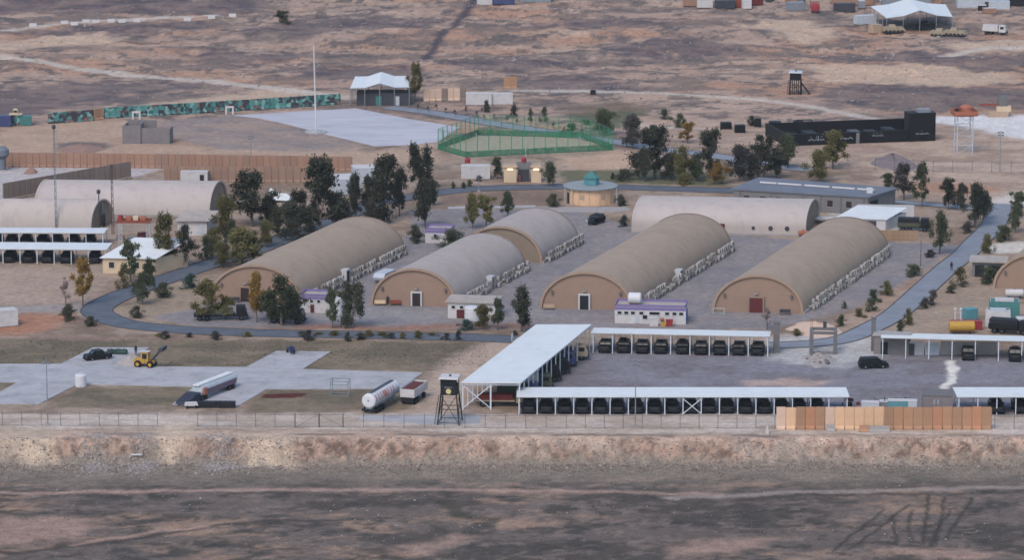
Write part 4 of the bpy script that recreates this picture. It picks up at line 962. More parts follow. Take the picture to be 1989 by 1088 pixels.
# ------------------------------------------------------------------ towers, masts, poles
def guard_tower(px, py, h, w, label, sign=False, roof='white_wall', batter=.5):
    p = G(px, py) if py > 230 else GT(px, py); t = thing('guard_tower', label, 'tower', p, radians(-8)); c = h*.63; k = w/2
    for sx in (-1, 1):
        for sy in (-1, 1): MB().tube((sx*(k+batter), sy*(k+batter), 0), (sx*k, sy*k, c), .11, 6).build('leg', 'black_paint', t)
    for z in (.06, .5):
        q = k + batter*(1-z); zz = c*z+.1
        for A_, B_ in (((-q, -q), (q, -q)), ((q, -q), (q, q)), ((q, q), (-q, q)), ((-q, q), (-q, -q))): MB().tube((*A_, zz), (*B_, zz), .06, 4).build('girt', 'black_paint', t)
    q = k+batter*.95
    for A_, B_ in (((-q, -q), (k, -k)), ((q, -q), (-k, -k)), ((q, -q), (k, k)), ((-q, -q), (-k, k))): MB().tube((*A_, .2), (*B_, c-.1), .05, 4).build('brace', 'black_paint', t)
    MB().box(-k-.12, -k-.12, c, k+.12, k+.12, c+.15).build('floor', 'black_matt', t)
    b = MB(); H2 = h-.25
    b.box(-k-.05, -k-.05, c+.15, k+.05, -k+.02, c+1.5); b.box(-k-.05, k-.02, c+.15, k+.05, k+.05, c+1.5); b.box(-k-.05, -k+.02, c+.15, -k+.02, k-.02, c+1.5); b.box(k-.02, -k+.02, c+.15, k+.05, k-.02, c+1.5)
    b.build('cabin', 'black_paint', t)
    for sx in (-1, 1):
        for sy in (-1, 1): MB().box(sx*k-.07, sy*k-.07, c+1.5, sx*k+.07, sy*k+.07, H2).build('corner_post', 'black_paint', t)
    MB().box(-k+.08, -k+.0, c+1.505, k-.08, -k+.03, H2).build('front_window', 'glass', t)
    MB().box(-k-.35, -k-.4, H2, k+.35, k+.4, h, .1, .1).build('roof', roof, t)
    MB().lathe([(.16, 0), (.2, .2), (.1, .3)], 8, (.1, -.2, h)).build('lamp', 'steel_dark', t)
    for x in (-k-batter-.5, -k-batter-.1): MB().tube((x, -k-.3, 0), (x+batter+.2, -k, c), .05, 4).build('ladder_rail', 'black_matt', t)
    for i in range(9): MB().tube((-k-batter-.5+i*.08*batter, -k-.28, .4+i*c/10), (-k-batter-.1+i*.08*batter, -k-.28, .4+i*c/10), .03, 4).build('rung', 'black_matt', t)
    if sign:
        s = MB().box(-k+.1, -k-.12, c+.2, k-.1, -k-.055, c+1.45).build('sign_board', 'black_matt', t)
        MB().lathe([(.2, -.03), (.42, -.03), (.42, .01), (.2, .01)], 16, (0, -k-.13, c+.62), 'y').build('emblem', 'gold', s)
        for i in range(5): MB().box(-.6+i*.24, -k-.135, c+1.18+(i % 2)*.04, -.45+i*.24, -k-.122, c+1.32).build('letter', 'letter_white', s)
    return t
guard_tower(874, 822, 7.7, 2.5, 'black guard tower with gold emblem beside the truck shelter', True)
tw = guard_tower(1545, 182, HT(1545, 182, 138), 2.6, 'small black guard tower alone in the open country', False, 'steel_pale', batter=.15)
for i in range(6): MB().box(-1.3+i*.5, -1.36, 0, -1.1+i*.5, -1.28, 3.9).build('slat', 'black_paint', tw); MB().box(1.28, -1.3+i*.5, 0, 1.36, -1.1+i*.5, 3.9).build('slat', 'black_paint', tw)
MB().add([(1.5, -.5, 2.9), (1.5, .5, 2.9), (3.8, .5, 0), (3.8, -.5, 0), (1.5, -.5, 2.5), (1.5, .5, 2.5), (3.4, .5, 0), (3.4, -.5, 0)], [(0, 1, 2, 3), (7, 6, 5, 4), (0, 3, 7, 4), (1, 5, 6, 2)]).build('stair', 'black_matt', tw)
def light_pole(px, by, ty, label, heads=4, m='steel_grey', r=.11):
    p = G(px, by); h = HT(px, by, ty); t = thing('light_pole', label, 'light pole', p)
    MB().tube((0, 0, 0), (0, 0, h), r, 8, r*.6).build('pole', m, t)
    MB().box(-.3, -.3, 0, .3, .3, .25).build('base', 'kerb', t)
    if heads:
        f = MB(); f.tube((-.55, 0, h-.9), (.55, 0, h-.9), .04, 4).tube((-.55, 0, h-.3), (.55, 0, h-.3), .04, 4); f.build('lamp_frame', 'steel_dark', t)
        for i in range(heads):
            o = MB().box(-.22, -.16, -.16, .22, .16, .18).build('flood_lamp', 'steel_grey', t, (-.42+.84*(i % 2), -.12, h-.95+.6*(i//2)))
            MB().box(-.18, -.19, -.12, .18, -.163, .14).build('lens', 'lamp_glass', o)
    return t
light_pole(93, 826, 694, 'light pole by the left fence run with a drooping lamp', 2)
light_pole(1234, 829, 698, 'tall light pole in front of the fence-side car shelter')
light_pole(1942, 333, 254, 'light pole on the sand beyond the trees')
light_pole(488, 326, 261, 'light pole standing behind the tan panel wall')
light_pole(1788, 520, 466, 'thin bare pole beside the straight road', 0, 'bark', .12)
light_pole(930, 372, 340, 'thin pole by the white cabin', 0)
light_pole(697, 407, 370, 'short lamp post among roadside trees', 1)
def flagpole():
    t = thing('flagpole', 'tall white flagpole at the edge of the parade ground', 'flagpole', G(614, 257)); h = HT(614, 257, 88)
    MB().tube((0, 0, 0), (-.35, 0, h), .22, 10, .12).build('pole', 'tank_white', t)
    MB().lathe([(2.6, 0), (2.6, .25), (1.4, .27), (1.3, .5)], 18).build('base', 'concrete_slab', t)
flagpole()
def lattice_mast(px, by, ty, w, m1, m2, label, top=False):
    p = G(px, by); h = HT(px, by, ty); t = thing('lattice_mast', label, 'mast', p); k = w/2
    for i in range(3):
        a = 2*pi*i/3; MB().tube((k*cos(a), k*sin(a), 0), (k*.6*cos(a), k*.6*sin(a), h), .05, 5).build('leg', m1, t)
    n = int(h/1.4)
    for j in range(n):
        z0 = h*j/n; z1 = h*(j+1)/n; f0 = 1-.4*j/n; f1 = 1-.4*(j+1)/n; b = MB()
        for i in range(3):
            a = 2*pi*i/3; c = 2*pi*(i+1)/3; b.tube((k*f0*cos(a), k*f0*sin(a), z0), (k*f1*cos(c), k*f1*sin(c), z1), .03, 4)
        b.build('lattice', m1 if (j//3) % 2 else m2, t)
    if top: MB().lathe([(.3, 0), (.45, .3), (.3, .8)], 8, (0, 0, h)).build('lamp_head', 'steel_dark', t)
lattice_mast(109, 447, 250, .5, 'steel_grey', 'steel_grey', 'tall grey mast with dark lamp in front of the hangars', True)
lattice_mast(219, 455, 318, .6, 'steel_dark', 'rust', 'rusty lattice mast beside the hangar with the emblem')
lattice_mast(193, 450, 376, .25, 'steel_dark', 'steel_dark', 'thin aerial mast near the hangar emblem', True)
def orange_tower():
    t = thing('lattice_tower', 'steel lattice tower topped by a rusty orange platform', 'tower', G(1871, 297), radians(4)); w = 1.75; h = HT(1871, 297, 222)
    for sx in (-1, 1):
        for sy in (-1, 1): MB().tube((sx*w, sy*w, 0), (sx*w, sy*w, h), .12, 6).build('leg', 'steel_pale', t)
    for i in range(4):
        z0 = h*i/4; z1 = h*(i+1)/4; c = [(-w, -w), (w, -w), (w, w), (-w, w)]
        for a, b in zip(c, c[1:]+c[:1]): MB().tube((*a, z1-.2), (*b, z1-.2), .07, 4).build('girt', 'steel_pale', t); MB().tube((*a, z0), (*b, z1), .04, 4).build('brace', 'steel_pale', t)
    MB().box(-w-.9, -w-.9, h, w+.9, w+.9, h+.25).build('platform', 'rust', t)
    for x0, x1, y0, y1 in ((-w-.9, w+.9, -w-.9, -w-.8), (-w-.9, w+.9, w+.8, w+.9), (-w-.9, -w-.8, -w-.8, w+.8), (w+.8, w+.9, -w-.8, w+.8)): MB().box(x0, y0, h+.25, x1, y1, h+1.1).build('parapet', 'orange', t)
    MB().lathe([(1.5, 0), (1.5, 1.4), (.9, 1.9)], 14, (.5, .2, h+.25)).build('water_tank', 'orange', t); MB().box(-1.7, -.8, h+.25, -.6, .8, h+1.6).build('cabin', 'rust', t)
    MB().lathe([(.5, 0), (.5, 1.3)], 10, (-2.0, -1.7, h+.25)).build('dark_drum', 'black_matt', t)
orange_tower()
def red_gantry():
    t = thing('steel_gantry', 'red and white steel gantry between the hangar ends', 'gantry', G(262, 476))
    for x in (-3.2, 2.3):
        for y in (0, 2.5):
            for dx in (0, .6): MB().tube((x+dx, y, 0), (x+dx, y, 4.4), .07, 4).build('leg', 'frame_white', t)
            for i in range(5): MB().tube((x, y, i*.85+.2), (x+.6, y, i*.85+.9), .04, 4).build('lacing', 'frame_white', t)
    for y in (0, 2.5):
        MB().box(-3.6, y-.15, 4.4, 3.2, y+.15, 4.9).build('girder', 'rust', t)
    MB().lathe([(.5, 0), (.5, .9)], 10, (-2.8, 1, 4.9)).build('red_drum', 'red', t)
    for x, m in ((-1.2, 'orange'), (.2, 'cream_wall'), (1.6, 'orange')): MB().box(x-.5, .3, 4.9, x+.5, 1.8, 5.6).build('crate', m, t)
    t = thing('junk_pile', 'jumble of rusty machinery under the steel gantry', 'machinery', G(255, 470))
    for i in range(12):
        x, y = R.uniform(-4.5, 3), R.uniform(-.5, 3); s = R.uniform(.4, 1.0); o = MB().box(-s, -s*.6, 0, s, s*.6, s*R.uniform(.8, 1.6), .1, .05).build('machine_part', R.choice(['rust', 'steel_dark', 'dark_red', 'steel_grey', 'black_matt']), t, (x, y, 0)); o.rotation_euler = (0, 0, R.uniform(0, 3))
red_gantry()
def frame_cube():
    t = thing('steel_cage', 'empty cube-shaped steel frame behind the tank trailer', 'frame', G(661, 768), radians(-6)); w, d, h = 1.45, 1.2, 2.6
    for x in (-w, w):
        for y in (-d, d): MB().tube((x, y, 0), (x, y, h), .06, 6).build('post', 'steel_grey', t)
    for z, nm in ((.08, 'bottom_rail'), (h-.02, 'top_rail'), (h*.78, 'rail')):
        c = [(-w, -d), (w, -d), (w, d), (-w, d)]
        for a, b in zip(c, c[1:]+c[:1]): MB().tube((*a, z), (*b, z), .055, 4).build(nm, 'steel_grey', t)
frame_cube()
def upright_tank(px, py, r, h, m, label, group=None, dome=.12, parent=None):
    t = thing('water_tank', label, 'tank', G(px, py), 0, group)
    MB().lathe([(r*.97, 0), (r, .1), (r, h*.33), (r*1.03, h*.36), (r, h*.39), (r, h*.66), (r*1.03, h*.69), (r, h*.72), (r, h*.94), (r*.9, h), (r*.3, h+dome)], 20).build('tank_body', m, t, smooth=False)
    MB().lathe([(.22, h+dome-.02), (.22, h+dome+.12)], 10).build('lid', m, t); MB().lathe([(.06, -r-.12), (.06, -r+.02)], 8, (0, 0, .3), 'y').build('outlet', 'steel_grey', t)
    return t
upright_tank(157, 751, .95, 2.0, 'tank_white', 'white plastic water tank on the concrete stand')

# ------------------------------------------------------------------ buildings
def building(name, label, cat, FLp, FRp, depth, h, wallm, roofm, wins=(), doors=(), band=None, roof='flat', rz=None, over=.25, skew=0.0, right_wins=(), rise=1.0):
    Pa = G(*FLp) if FLp[1] > 230 else GT(*FLp); Pb = G(*FRp) if FRp[1] > 230 else GT(*FRp)
    Pb.z = Pa.z; d = Pb-Pa; L = d.length; t = thing(name, label, cat, Pa, atan2(d.y, d.x)); k = skew
    q = [(0, 0), (L, 0), (L+k, depth), (k, depth)]
    MB().prism(q, -.3, h).build('wall', wallm, t)
    e = over; rq = [(-e, -e), (L+e, -e), (L+k+e, depth+e), (k-e, depth+e)]
    if roof == 'flat': MB().prism(rq, h+.003, h+.25).build('roof', roofm, t)
    elif roof == 'parapet':
        MB().prism(q, h+.003, h+.06).build('roof', roofm, t)
        for a, b in zip(q, q[1:]+q[:1]):
            a = Vector((*a, 0)); b = Vector((*b, 0)); n = (b-a).normalized(); m = Vector((-n.y, n.x, 0))*.18
            MB().prism([tuple(a.xy), tuple(b.xy), tuple((b+m).xy), tuple((a+m).xy)], h+.062, h+.45).build('parapet', band or wallm, t)
    elif roof == 'shed': MB().add([(*rq[0], h), (*rq[1], h), (*rq[2], h+rise), (*rq[3], h+rise)] + [(*rq[0], h+.12), (*rq[1], h+.12), (*rq[2], h+rise+.12), (*rq[3], h+rise+.12)], [(3, 2, 1, 0), (4, 5, 6, 7), (0, 1, 5, 4), (1, 2, 6, 5), (2, 3, 7, 6), (3, 0, 4, 7)]).build('roof', roofm, t)
    elif roof == 'gable':                                          # ridge along the depth
        MB().add([(-e, -e, h), (L/2, -e, h+rise), (L+e, -e, h), (k-e, depth+e, h), (k+L/2, depth+e, h+rise), (L+k+e, depth+e, h)], [(0, 1, 4, 3), (1, 2, 5, 4), (0, 2, 1), (3, 4, 5), (0, 3, 5, 2)]).build('roof', roofm, t)
    if band:
        MB().box(-.04, -.04, h-.55, L+.04, -.003, h-.01).build('band', band, t)
    def opening(nm, x0, x1, z0, z1, m, frame, y=-.03):
        o = MB().box(x0, y-.05, z0, x1, -.002, z1).build(nm, m, t)
        if frame: 
            b = MB(); f = .1; b.box(x0-f, y-.07, z0-f, x0-.004, -.002, z1+f); b.box(x1+.004, y-.07, z0-f, x1+f, -.002, z1+f); b.box(x0, y-.07, z1+.004, x1, -.002, z1+f); b.box(x0, y-.07, z0-f, x1, -.002, z0-.004); b.build('frame', frame, o)
    for w in wins: opening('window', *w[:4], w[4] if len(w) > 4 else 'glass', 'frame_white')
    for w in doors: opening('door', *w[:4], w[4] if len(w) > 4 else 'door_dark', w[5] if len(w) > 5 else None)
    for y0, y1, z0, z1, m in right_wins: MB().box(L+.002+skew*(y0/depth), y0, z0, L+.08+skew*(y1/depth), y1, z1).build('side_door', m, t)
    return t, L
W8 = [(.5+i*1.55, 1.2+i*1.55, 1.75, 2.3) for i in range(3)]
tb, L = building('washroom_block', 'white washroom block with purple band and rooftop water tank', 'building', (1194, 628), (1332, 631), 5.0, 3.0, 'white_wall', 'roof_dirty',
    wins=[(.5, 1.2, 1.7, 2.2), (1.7, 2.4, 1.7, 2.2), (2.9, 3.6, 1.7, 2.2), (4.4, 5.1, 1.7, 2.2), (6.2, 8.0, 1.7, 2.2), (9.0, 9.7, 1.7, 2.2), (10.3, 11.0, 1.7, 2.2), (11.5, 12.2, 1.7, 2.2), (5.0, 5.8, .9, 1.6)], doors=[(3.6, 4.2, .1, 1.5, 'steel_pale')],
    band='purple', roof='parapet', right_wins=[(.4, 1.3, .05, 2.2, 'blue_door'), (2.0, 2.9, .05, 2.2, 'blue_door'), (3.6, 4.5, .05, 2.2, 'blue_door')])
t = thing('water_tank', 'white cylindrical water tank lying on the washroom roof', 'tank', tb.matrix_basis @ Vector((3.4, 2.2, 3.06)), tb.rotation_euler[2])
MB().lathe([(.6, -1.2), (.95, -1.05), (1.0, -.9), (1.0, .9), (.95, 1.05), (.6, 1.2)], 18, (0, 0, 1.15), 'x').build('tank_body', 'tank_white', t)
for x in (-.7, .7): MB().box(x-.1, -.7, 0, x+.1, .7, .35).build('cradle', 'rust', t)
t = thing('red_bin', 'red bin in front of the washroom block', 'bin', G(1300, 634)); MB().box(-.55, -.4, .08, .55, .4, 1.1, -.06, -.04).build('body', 'red', t); MB().box(-.66, -.5, 1.105, .66, .5, 1.2).build('lid', 'red', t); wheels(t, (-.4, .4), (0,), .1, .08)
t = thing('yellow_pump', 'yellow and orange pump set in front of the washroom block', 'machine', G(1288, 634)); MB().box(-.4, -.3, 0, .4, .3, .9).build('engine', 'yellow', t); MB().lathe([(.28, -.4), (.28, .4)], 12, (-.2, 0, 1.25), 'x').build('drum', 'orange', t); MB().box(-.3, -.2, .9, .1, .2, 1.0).build('mount', 'steel_dark', t)
t = thing('white_chest', 'white cabinet against the washroom wall', 'cabinet', G(1270, 633)); MB().box(-.75, -.35, 0, .75, .35, 1.2).build('body', 'white_wall', t); MB().box(-.78, -.38, 1.203, .78, .38, 1.28).build('lid', 'steel_pale', t)
building('washroom_block', 'small white block with purple band beside the broad green tree', 'building', (583, 607), (640, 609), 4.5, 3.0, 'white_wall', 'roof_dirty', roof='parapet', wins=[(.7, 1.2, 1.9, 2.4), (1.9, 2.4, 1.9, 2.4), (3.2, 3.7, 1.9, 2.4)], doors=[(1.9, 2.6, .05, 1.5, 'door_red')], band='purple')
upright_tank(655, 611, 1.0, 3.2, 'tank_white', 'tall white tank beside the small purple-banded block')
building('white_block', 'cream block with red doors before the shorter hangar', 'building', (870, 618), (962, 621), 5.5, 2.9, 'white_wall', 'roof_dirty', wins=[(.7, 1.3, 1.8, 2.3), (2.2, 2.8, 1.8, 2.3)], doors=[(1.6, 3.1, .05, 1.6, 'door_red')], over=.4)
upright_tank(918, 623, 1.45, 2.6, 'tank_white', 'big white tank standing before the cream block')
building('white_block', 'little white block with purple roof among dark bushes', 'building', (826, 472), (878, 473), 4.5, 2.6, 'white_wall', 'roof_dirty', wins=[(1.7, 2.3, 1.2, 1.8)], band='purple', roof='parapet')
t, L = building('house', 'yellowish house with pale sloping tin roof under trees', 'house', (200, 531), (300, 533), 8.0, 3.0, 'cream_wall', 'canopy_white', wins=[(1.2, 2.2, 1.1, 2.2, 'door_dark'), (6.2, 7.0, 1.1, 2.2, 'door_dark')], doors=[(7.9, 8.9, .05, 2.1, 'door_dark', 'frame_white')], roof='shed', rise=2.3, skew=5.0, over=.5)
building('shed', 'white hut with dark pitched roof by the hangar end', 'house', (345, 458), (402, 458), 5.5, 3.0, 'white_wall', 'roof_dirty', doors=[(4.3, 5.2, .05, 2.1, 'steel_pale')], roof='shed', rise=.9, skew=1.5, over=.6)
# long grey barrack: follow its roof corners
def barrack():
    z = 3.6; rc = [G(1419, 369, z), G(1690, 385, z), G(1745, 368, z), G(1474, 347, z)]; o = rc[0].copy(); o.z = 0
    t = thing('barrack', 'long low grey barrack with white pipe along its roof', 'building', o); q = [(v-o).xy for v in rc]
    c = sum((Vector(p) for p in q), Vector((0, 0)))/4
    wq = [Vector(p)*.965 + c*.035 for p in q]
    MB().prism([tuple(p) for p in wq], -.1, z-.02).build('wall', 'grey_wall', t)
    MB().prism([tuple(p) for p in q], z, z+.35).build('roof', 'roof_grey', t)
    u = (wq[1]-wq[0]); L = u.length; rz = atan2(u.y, u.x)
    for i, f in enumerate((.10, .22, .34, .46, .58, .72, .86)):
        p = wq[0] + u*f; w = MB().box(-.55, -.06, 1.3, .55, .02, 2.6).build('window', 'door_dark', t, (p.x, p.y, 0)); w.rotation_euler = (0, 0, rz)
        MB().box(-.65, -.09, 1.15, .65, -.01, 1.28).build('sill', 'kerb', w)
    for f in (.05, .28, .52, .65, .80, .97):
        p = wq[0] + u*f; w = MB().box(-.15, -.12, 0, .15, .02, z-.03).build('pilaster', 'concrete_post', t, (p.x, p.y, 0)); w.rotation_euler = (0, 0, rz)
    u2 = wq[2]-wq[1]; r2 = atan2(u2.y, u2.x); p = wq[1]+u2*.22; w = MB().box(-1.6, -.08, .02, 1.6, .05, 2.7).build('doorway', 'black_matt', t, (p.x, p.y, 0)); w.rotation_euler = (0, 0, r2)
    a = Vector(q[0]).lerp(q[3], .55); b = Vector(q[1]).lerp(q[2], .55)
    for f0, f1 in ((.10, .22), (.23, .40), (.42, .60), (.62, .78), (.80, .92)): 
        s, e = a.lerp(b, f0), a.lerp(b, f1); MB().tube((s.x, s.y, z+.5), (e.x, e.y, z+.5), .22, 6).build('roof_pipe', 'white_wall', t)
    p = a.lerp(b, .93); MB().box(-.6, -.6, 0, .6, .6, 1.0).build('roof_box', 'tank_white', t, (p.x-1.5, p.y-2, z+.352))
barrack()
def kiosk():
    t = thing('round_kiosk', 'round peach kiosk with turquoise cupola on its flat roof', 'kiosk', G(1147, 392)); r = 5.0; h = 3.3
    MB().lathe([(r, -.1), (r, h)], 32).build('wall', 'peach_wall', t)
    MB().lathe([(5.7, h), (5.75, h+.25), (5.4, h+.35), (.5, h+.4)], 32).build('roof', 'roof_blue_grey', t)
    MB().lathe([(1.6, h+.45), (1.6, h+1.9)], 6, (.2, 0, 0)).build('cupola', 'turquoise', t); MB().lathe([(1.9, h+1.9), (1.2, h+2.4), (.12, h+3.3)], 6, (.2, 0, 0)).build('cupola_roof', 'teal', t)
    for a in (-150, -120, -95, -70, -40):
        o = MB().box(-.09, -.12, 0, .09, .06, h-.01).build('pilaster', 'cream_wall', t, (r*cos(radians(a)), r*sin(radians(a)), 0)); o.rotation_euler = (0, 0, radians(a+90))
    o = MB().box(-.6, -.1, 0, .6, .1, 2.3).build('door', 'door_dark', t, (r*cos(radians(-157)), r*sin(radians(-157)), 0)); o.rotation_euler = (0, 0, radians(-67))
    for a in (-112, -60):
        o = MB().box(-.5, -.08, 1.3, .5, .08, 2.3).build('window', 'tan_wall', t, (r*cos(radians(a)), r*sin(radians(a)), 0)); o.rotation_euler = (0, 0, radians(a+90))
    for a in (200, 225, 340): MB().tube((5.7*cos(radians(a)), 5.7*sin(radians(a)), 0), (5.7*cos(radians(a)), 5.7*sin(radians(a)), h), .1, 6).build('column', 'white_wall', t)
kiosk()
def gatehouse():
    t = thing('gatehouse', 'small gatehouse with two lit cream pillars and dark portal', 'gatehouse', G(1014, 353))
    for x0, x1 in ((-3.9, -1.2), (2.0, 4.1)):
        p = MB().box(x0, -.9, -.05, x1, 1.6, 3.3).build('pillar', 'cream_wall', t)
        MB().box(x0-.3, -1.2, 3.303, x1+.3, 1.9, 3.75, .3, .3).build('pillar_roof', 'tan_wall', p)
        MB().box((x0+x1)/2-.55, -1.1, 2.75, (x0+x1)/2+.55, -.93, 3.0).build('lamp', 'lamp_lit', p)
    MB().box(-1.2, .2, 2.7, 2.0, .7, 4.3).build('portal_sign', 'grey_wall', t); MB().box(-.9, .15, 0, 1.6, .3, 2.69).build('gate_leaf', 'steel_dark', t)
    MB().box(-.7, -.4, 0, -.3, .1, 1.5).build('sentry_box', 'rust', t); MB().lathe([(.55, 4.3), (.55, 5.0), (.3, 5.3)], 12, (.4, .5, 0)).build('drum', 'red', t); MB().tube((.8, .6, 4.3), (.8, .6, 7.2), .06, 5).build('mast', 'white_wall', t)
gatehouse()
def container(px, py, rz, L, W, h, m, label, cat='container', ribs=True, door=None, group=None, name='shipping_container'):
    p = G(px, py) if py > 230 else GT(px, py); t = thing(name, label, cat, p, radians(rz), group)
    MB().box(-L/2, -W/2, .12, L/2, W/2, h).build('body', m, t)
    MB().box(-L/2-.04, -W/2-.04, h, L/2+.04, W/2+.04, h+.08).build('roof', m if ribs else 'white_wall', t)
    b = MB()
    for x in (-L/2+.3, 0, L/2-.3): b.box(x-.12, -W/2, 0, x+.12, W/2, .118)
    b.build('skid', 'steel_dark', t)
    if ribs:
        n = int(L/.55)
        for i in range(n): MB().box(-L/2+(i+.3)*L/n, -W/2-.045, .2, -L/2+(i+.62)*L/n, -W/2-.002, h-.1).build('rib', m, t)
    if door: MB().box(door-.45, -W/2-.05, .15, door+.45, -W/2-.003, 2.1).build('door', 'door_dark', t)
    return t
container(924, 347, 0, 6.2, 2.6, 2.9, 'white_wall', 'white ribbed container beside the lit gatehouse')
t = thing('water_tank', 'small red water tank on the white ribbed container', 'tank', G(908, 344)+Vector((0, 1, 2.99))); MB().lathe([(.6, 0), (.62, .8), (.4, 1.1)], 14).build('tank_body', 'red', t); MB().lathe([(.18, 1.1), (.18, 1.25)], 8).build('lid', 'red', t)
container(378, 356, -1, 5.8, 2.5, 2.6, 'white_wall', 'white cabin with a dark door before the brown panels', 'cabin', False, 1.7, name='site_cabin')
container(930, 203, 1, 6.2, 2.6, 2.8, 'white_wall', 'far white container by the avenue of shrubs', group='far white containers')
container(974, 202, 1, 5.4, 2.6, 2.6, 'white_wall', 'second far white container with pale tank roof', group='far white containers')
container(672, 374, 20, 4.5, 7.0, 3.4, 'steel_pale', 'pale prefab hut beside the dark roadside tree', 'hut', False, name='prefab_hut')
container(712, 352, 10, 6.0, 5.0, 3.2, 'steel_pale', 'low pale prefab hut behind the roadside trees', 'hut', False, name='prefab_hut')
container(-6, 634, 24, 7.0, 2.8, 2.9, 'white_wall', 'white container by the reddish earth left of the road', 'container', False)
for px, py, rz, L, m, lb in ((1876, 640, 2, 5.6, 'red', 'low red tank frame behind the yellow tank'), ):
    container(px, py, rz, L, 1.6, 1.5, m, lb, 'container', True)
def lying_tank(px, py, rz, L, r, m, label, cat='tank'):
    t = thing('fuel_tank', label, cat, G(px, py) if py > 230 else GT(px, py), radians(rz)); MB().lathe([(r*.5, -L/2), (r*.95, -L/2+.12), (r, -L/2+.3), (r, L/2-.3), (r*.95, L/2-.12), (r*.5, L/2)], 16, (0, 0, r+.35), 'x').build('tank_body', m, t)
    for x in (-L*.3, L*.3): MB().box(x-.12, -r*.8, 0, x+.12, r*.8, .6).build('cradle', 'steel_dark', t)
    MB().lathe([(.2, 2*r+.33), (.2, 2*r+.5)], 8).build('hatch', 'steel_grey', t)
lying_tank(1868, 648, 2, 4.6, .95, 'yellow', 'yellow fuel tank behind the right-hand car shelter')
def square_tank(px, py, w, d, h, m, label, cap):
    t = thing('water_tank', label, 'tank', G(px, py), radians(-6)); MB().box(-w/2, -d/2, .1, w/2, d/2, h, .12, .12).build('tank_body', m, t); MB().box(-w/2, -d/2, 0, w/2, d/2, .098).build('skid', 'steel_dark', t)
    MB().box(-w*.3, -d*.3, h, w*.3, d*.3, h+.35).build('top_deck', cap, t); MB().tube((-w/2+.3, -d/2+.1, h), (-w/2+.3, -d/2+.1, h+.8), .05).tube((w/2-.3, -d/2+.1, h), (w/2-.3, -d/2+.1, h+.8), .05).tube((-w/2+.3, -d/2+.1, h+.8), (w/2-.3, -d/2+.1, h+.8), .04).build('guard_rail', 'steel_pale', t)
square_tank(1938, 634, 4.6, 2.6, 2.8, 'white_wall', 'white box tank in front of the teal tank', 'steel_pale')
square_tank(1950, 622, 5.6, 3.4, 3.6, 'teal', 'big teal box tank behind the white one', 'white_wall')
container(1884, 620, 20, 2.2, 2.0, 1.9, 'turquoise', 'small slanted teal box behind the red tank frame')
lone('truckF', None, 'dark truck parked beside the white box tank', 'truck', 1962, 648, radians(70))
container(1996, 646, 0, 4.0, 2.4, 2.6, 'white_wall', 'white cabin at the edge beside the dark truck', 'cabin', False, -1.2, name='site_cabin')
for i, px in enumerate((1855, 1866)): tag(MB().tube((0, 0, 0), (0, 0, 2.4), .14, 8).lathe([(.3, 2.4), (.3, 2.55), (.1, 2.7)], 8).build('vent_pipe', 'white_wall', None, G(px, 627)), 'white vent pipe behind the red tank frame', 'pipe', 'white vent pipes')
lying_tank(1970, 580, 0, 3.4, .7, 'white_wall', 'small white tank with red end beyond the teal tank')
building('pavilion', 'flat-roofed open pavilion beside the right-hand hangar', 'pavilion', (1888, 538), (1950, 540), 5.0, 2.9, 'grey_wall', 'roof_dirty', doors=[(.5, 2.2, .1, 2.3, 'black_matt'), (3.0, 5.4, .1, 2.3, 'black_matt')], over=.6)
building('guard_hut', 'grey block hut against the right-hand car shelter', 'hut', (1697, 688), (1765, 691), 3.2, 3.2, 'grey_block', 'kerb', doors=[(1.2, 2.4, .05, 2.2, 'black_matt')])
t = thing('gate_pillar', 'tall thin concrete pillar beside the grey block hut', 'pillar', G(1696, 682)); MB().box(-.35, -.35, 0, .35, .35, 5.8).build('shaft', 'concrete_post', t); MB().box(-.45, -.45, 5.803, .45, .45, 6.0).build('cap', 'concrete_post', t)
t = thing('gate_pillar', 'thick concrete pillar at the end of the middle shelter', 'pillar', G(1508, 685)); MB().box(-.5, -.5, 0, .5, .5, 5.2).build('shaft', 'concrete_post', t); MB().box(-.6, -.6, 5.203, .6, .6, 5.4).build('cap', 'concrete_post', t)
def ruin():
    t = thing('concrete_ruin', 'unfinished concrete frame with rubble heap in front', 'ruin', G(1599, 684), radians(-5)); w, d, h = 2.05, 1.7, 3.5
    for x in (-w, w):
        for y in (-d, d): MB().box(x-.32, y-.32, 0, x+.32, y+.32, h).build('column', 'concrete_post', t)
    for y in (-d, d): MB().box(-w-.3, y-.28, h+.003, w+.3, y+.28, h+.45).build('beam', 'concrete_post', t)
    for x in (-w, w): MB().box(x-.28, -d+.285, h+.003, x+.28, d-.285, h+.45).build('beam', 'concrete_post', t)
    MB().box(-.1, .2, h+.45, .5, .8, h+1.5).build('stub_column', 'steel_dark', t).location = (0, 1.3, 0)
    MB().box(-w+.3, -d+.0, .0, w-.3, -d+.15, .5).build('low_wall', 'grey_block', t)
    for x in (-w, w): 
        for k in (-.12, .12): MB().tube((x+k, d, h+.45), (x+k*1.5, d, h+1.9), .03, 4).build('rebar', 'rust', t)
    tag(heap('rubble_heap', G(1590, 700), 2.6, 5.0, 1.2, 'rubble', 12, .5), 'grey rubble heap in front of the unfinished concrete frame', 'heap')
    m = []
    for i in range(14):
        s = R.uniform(.2, .45); a = R.uniform(0, 6.28); rr = R.uniform(.2, 1)
        c = G(1592, 700)+Vector((rr*2.2*cos(a), rr*4*sin(a), 0)); z = 1.0*(1-rr)
        o = MB().box(-s, -s*.7, 0, s, s*.7, s*1.1, s*.25, s*.2).build('concrete_chunk', 'concrete_post', None, (c.x, c.y, z)); o.rotation_euler = (R.uniform(-.4, .4), R.uniform(-.4, .4), a); tag(o, 'broken concrete chunk on the rubble heap by the concrete frame', 'chunk', 'chunks on the rubble heap')
ruin()
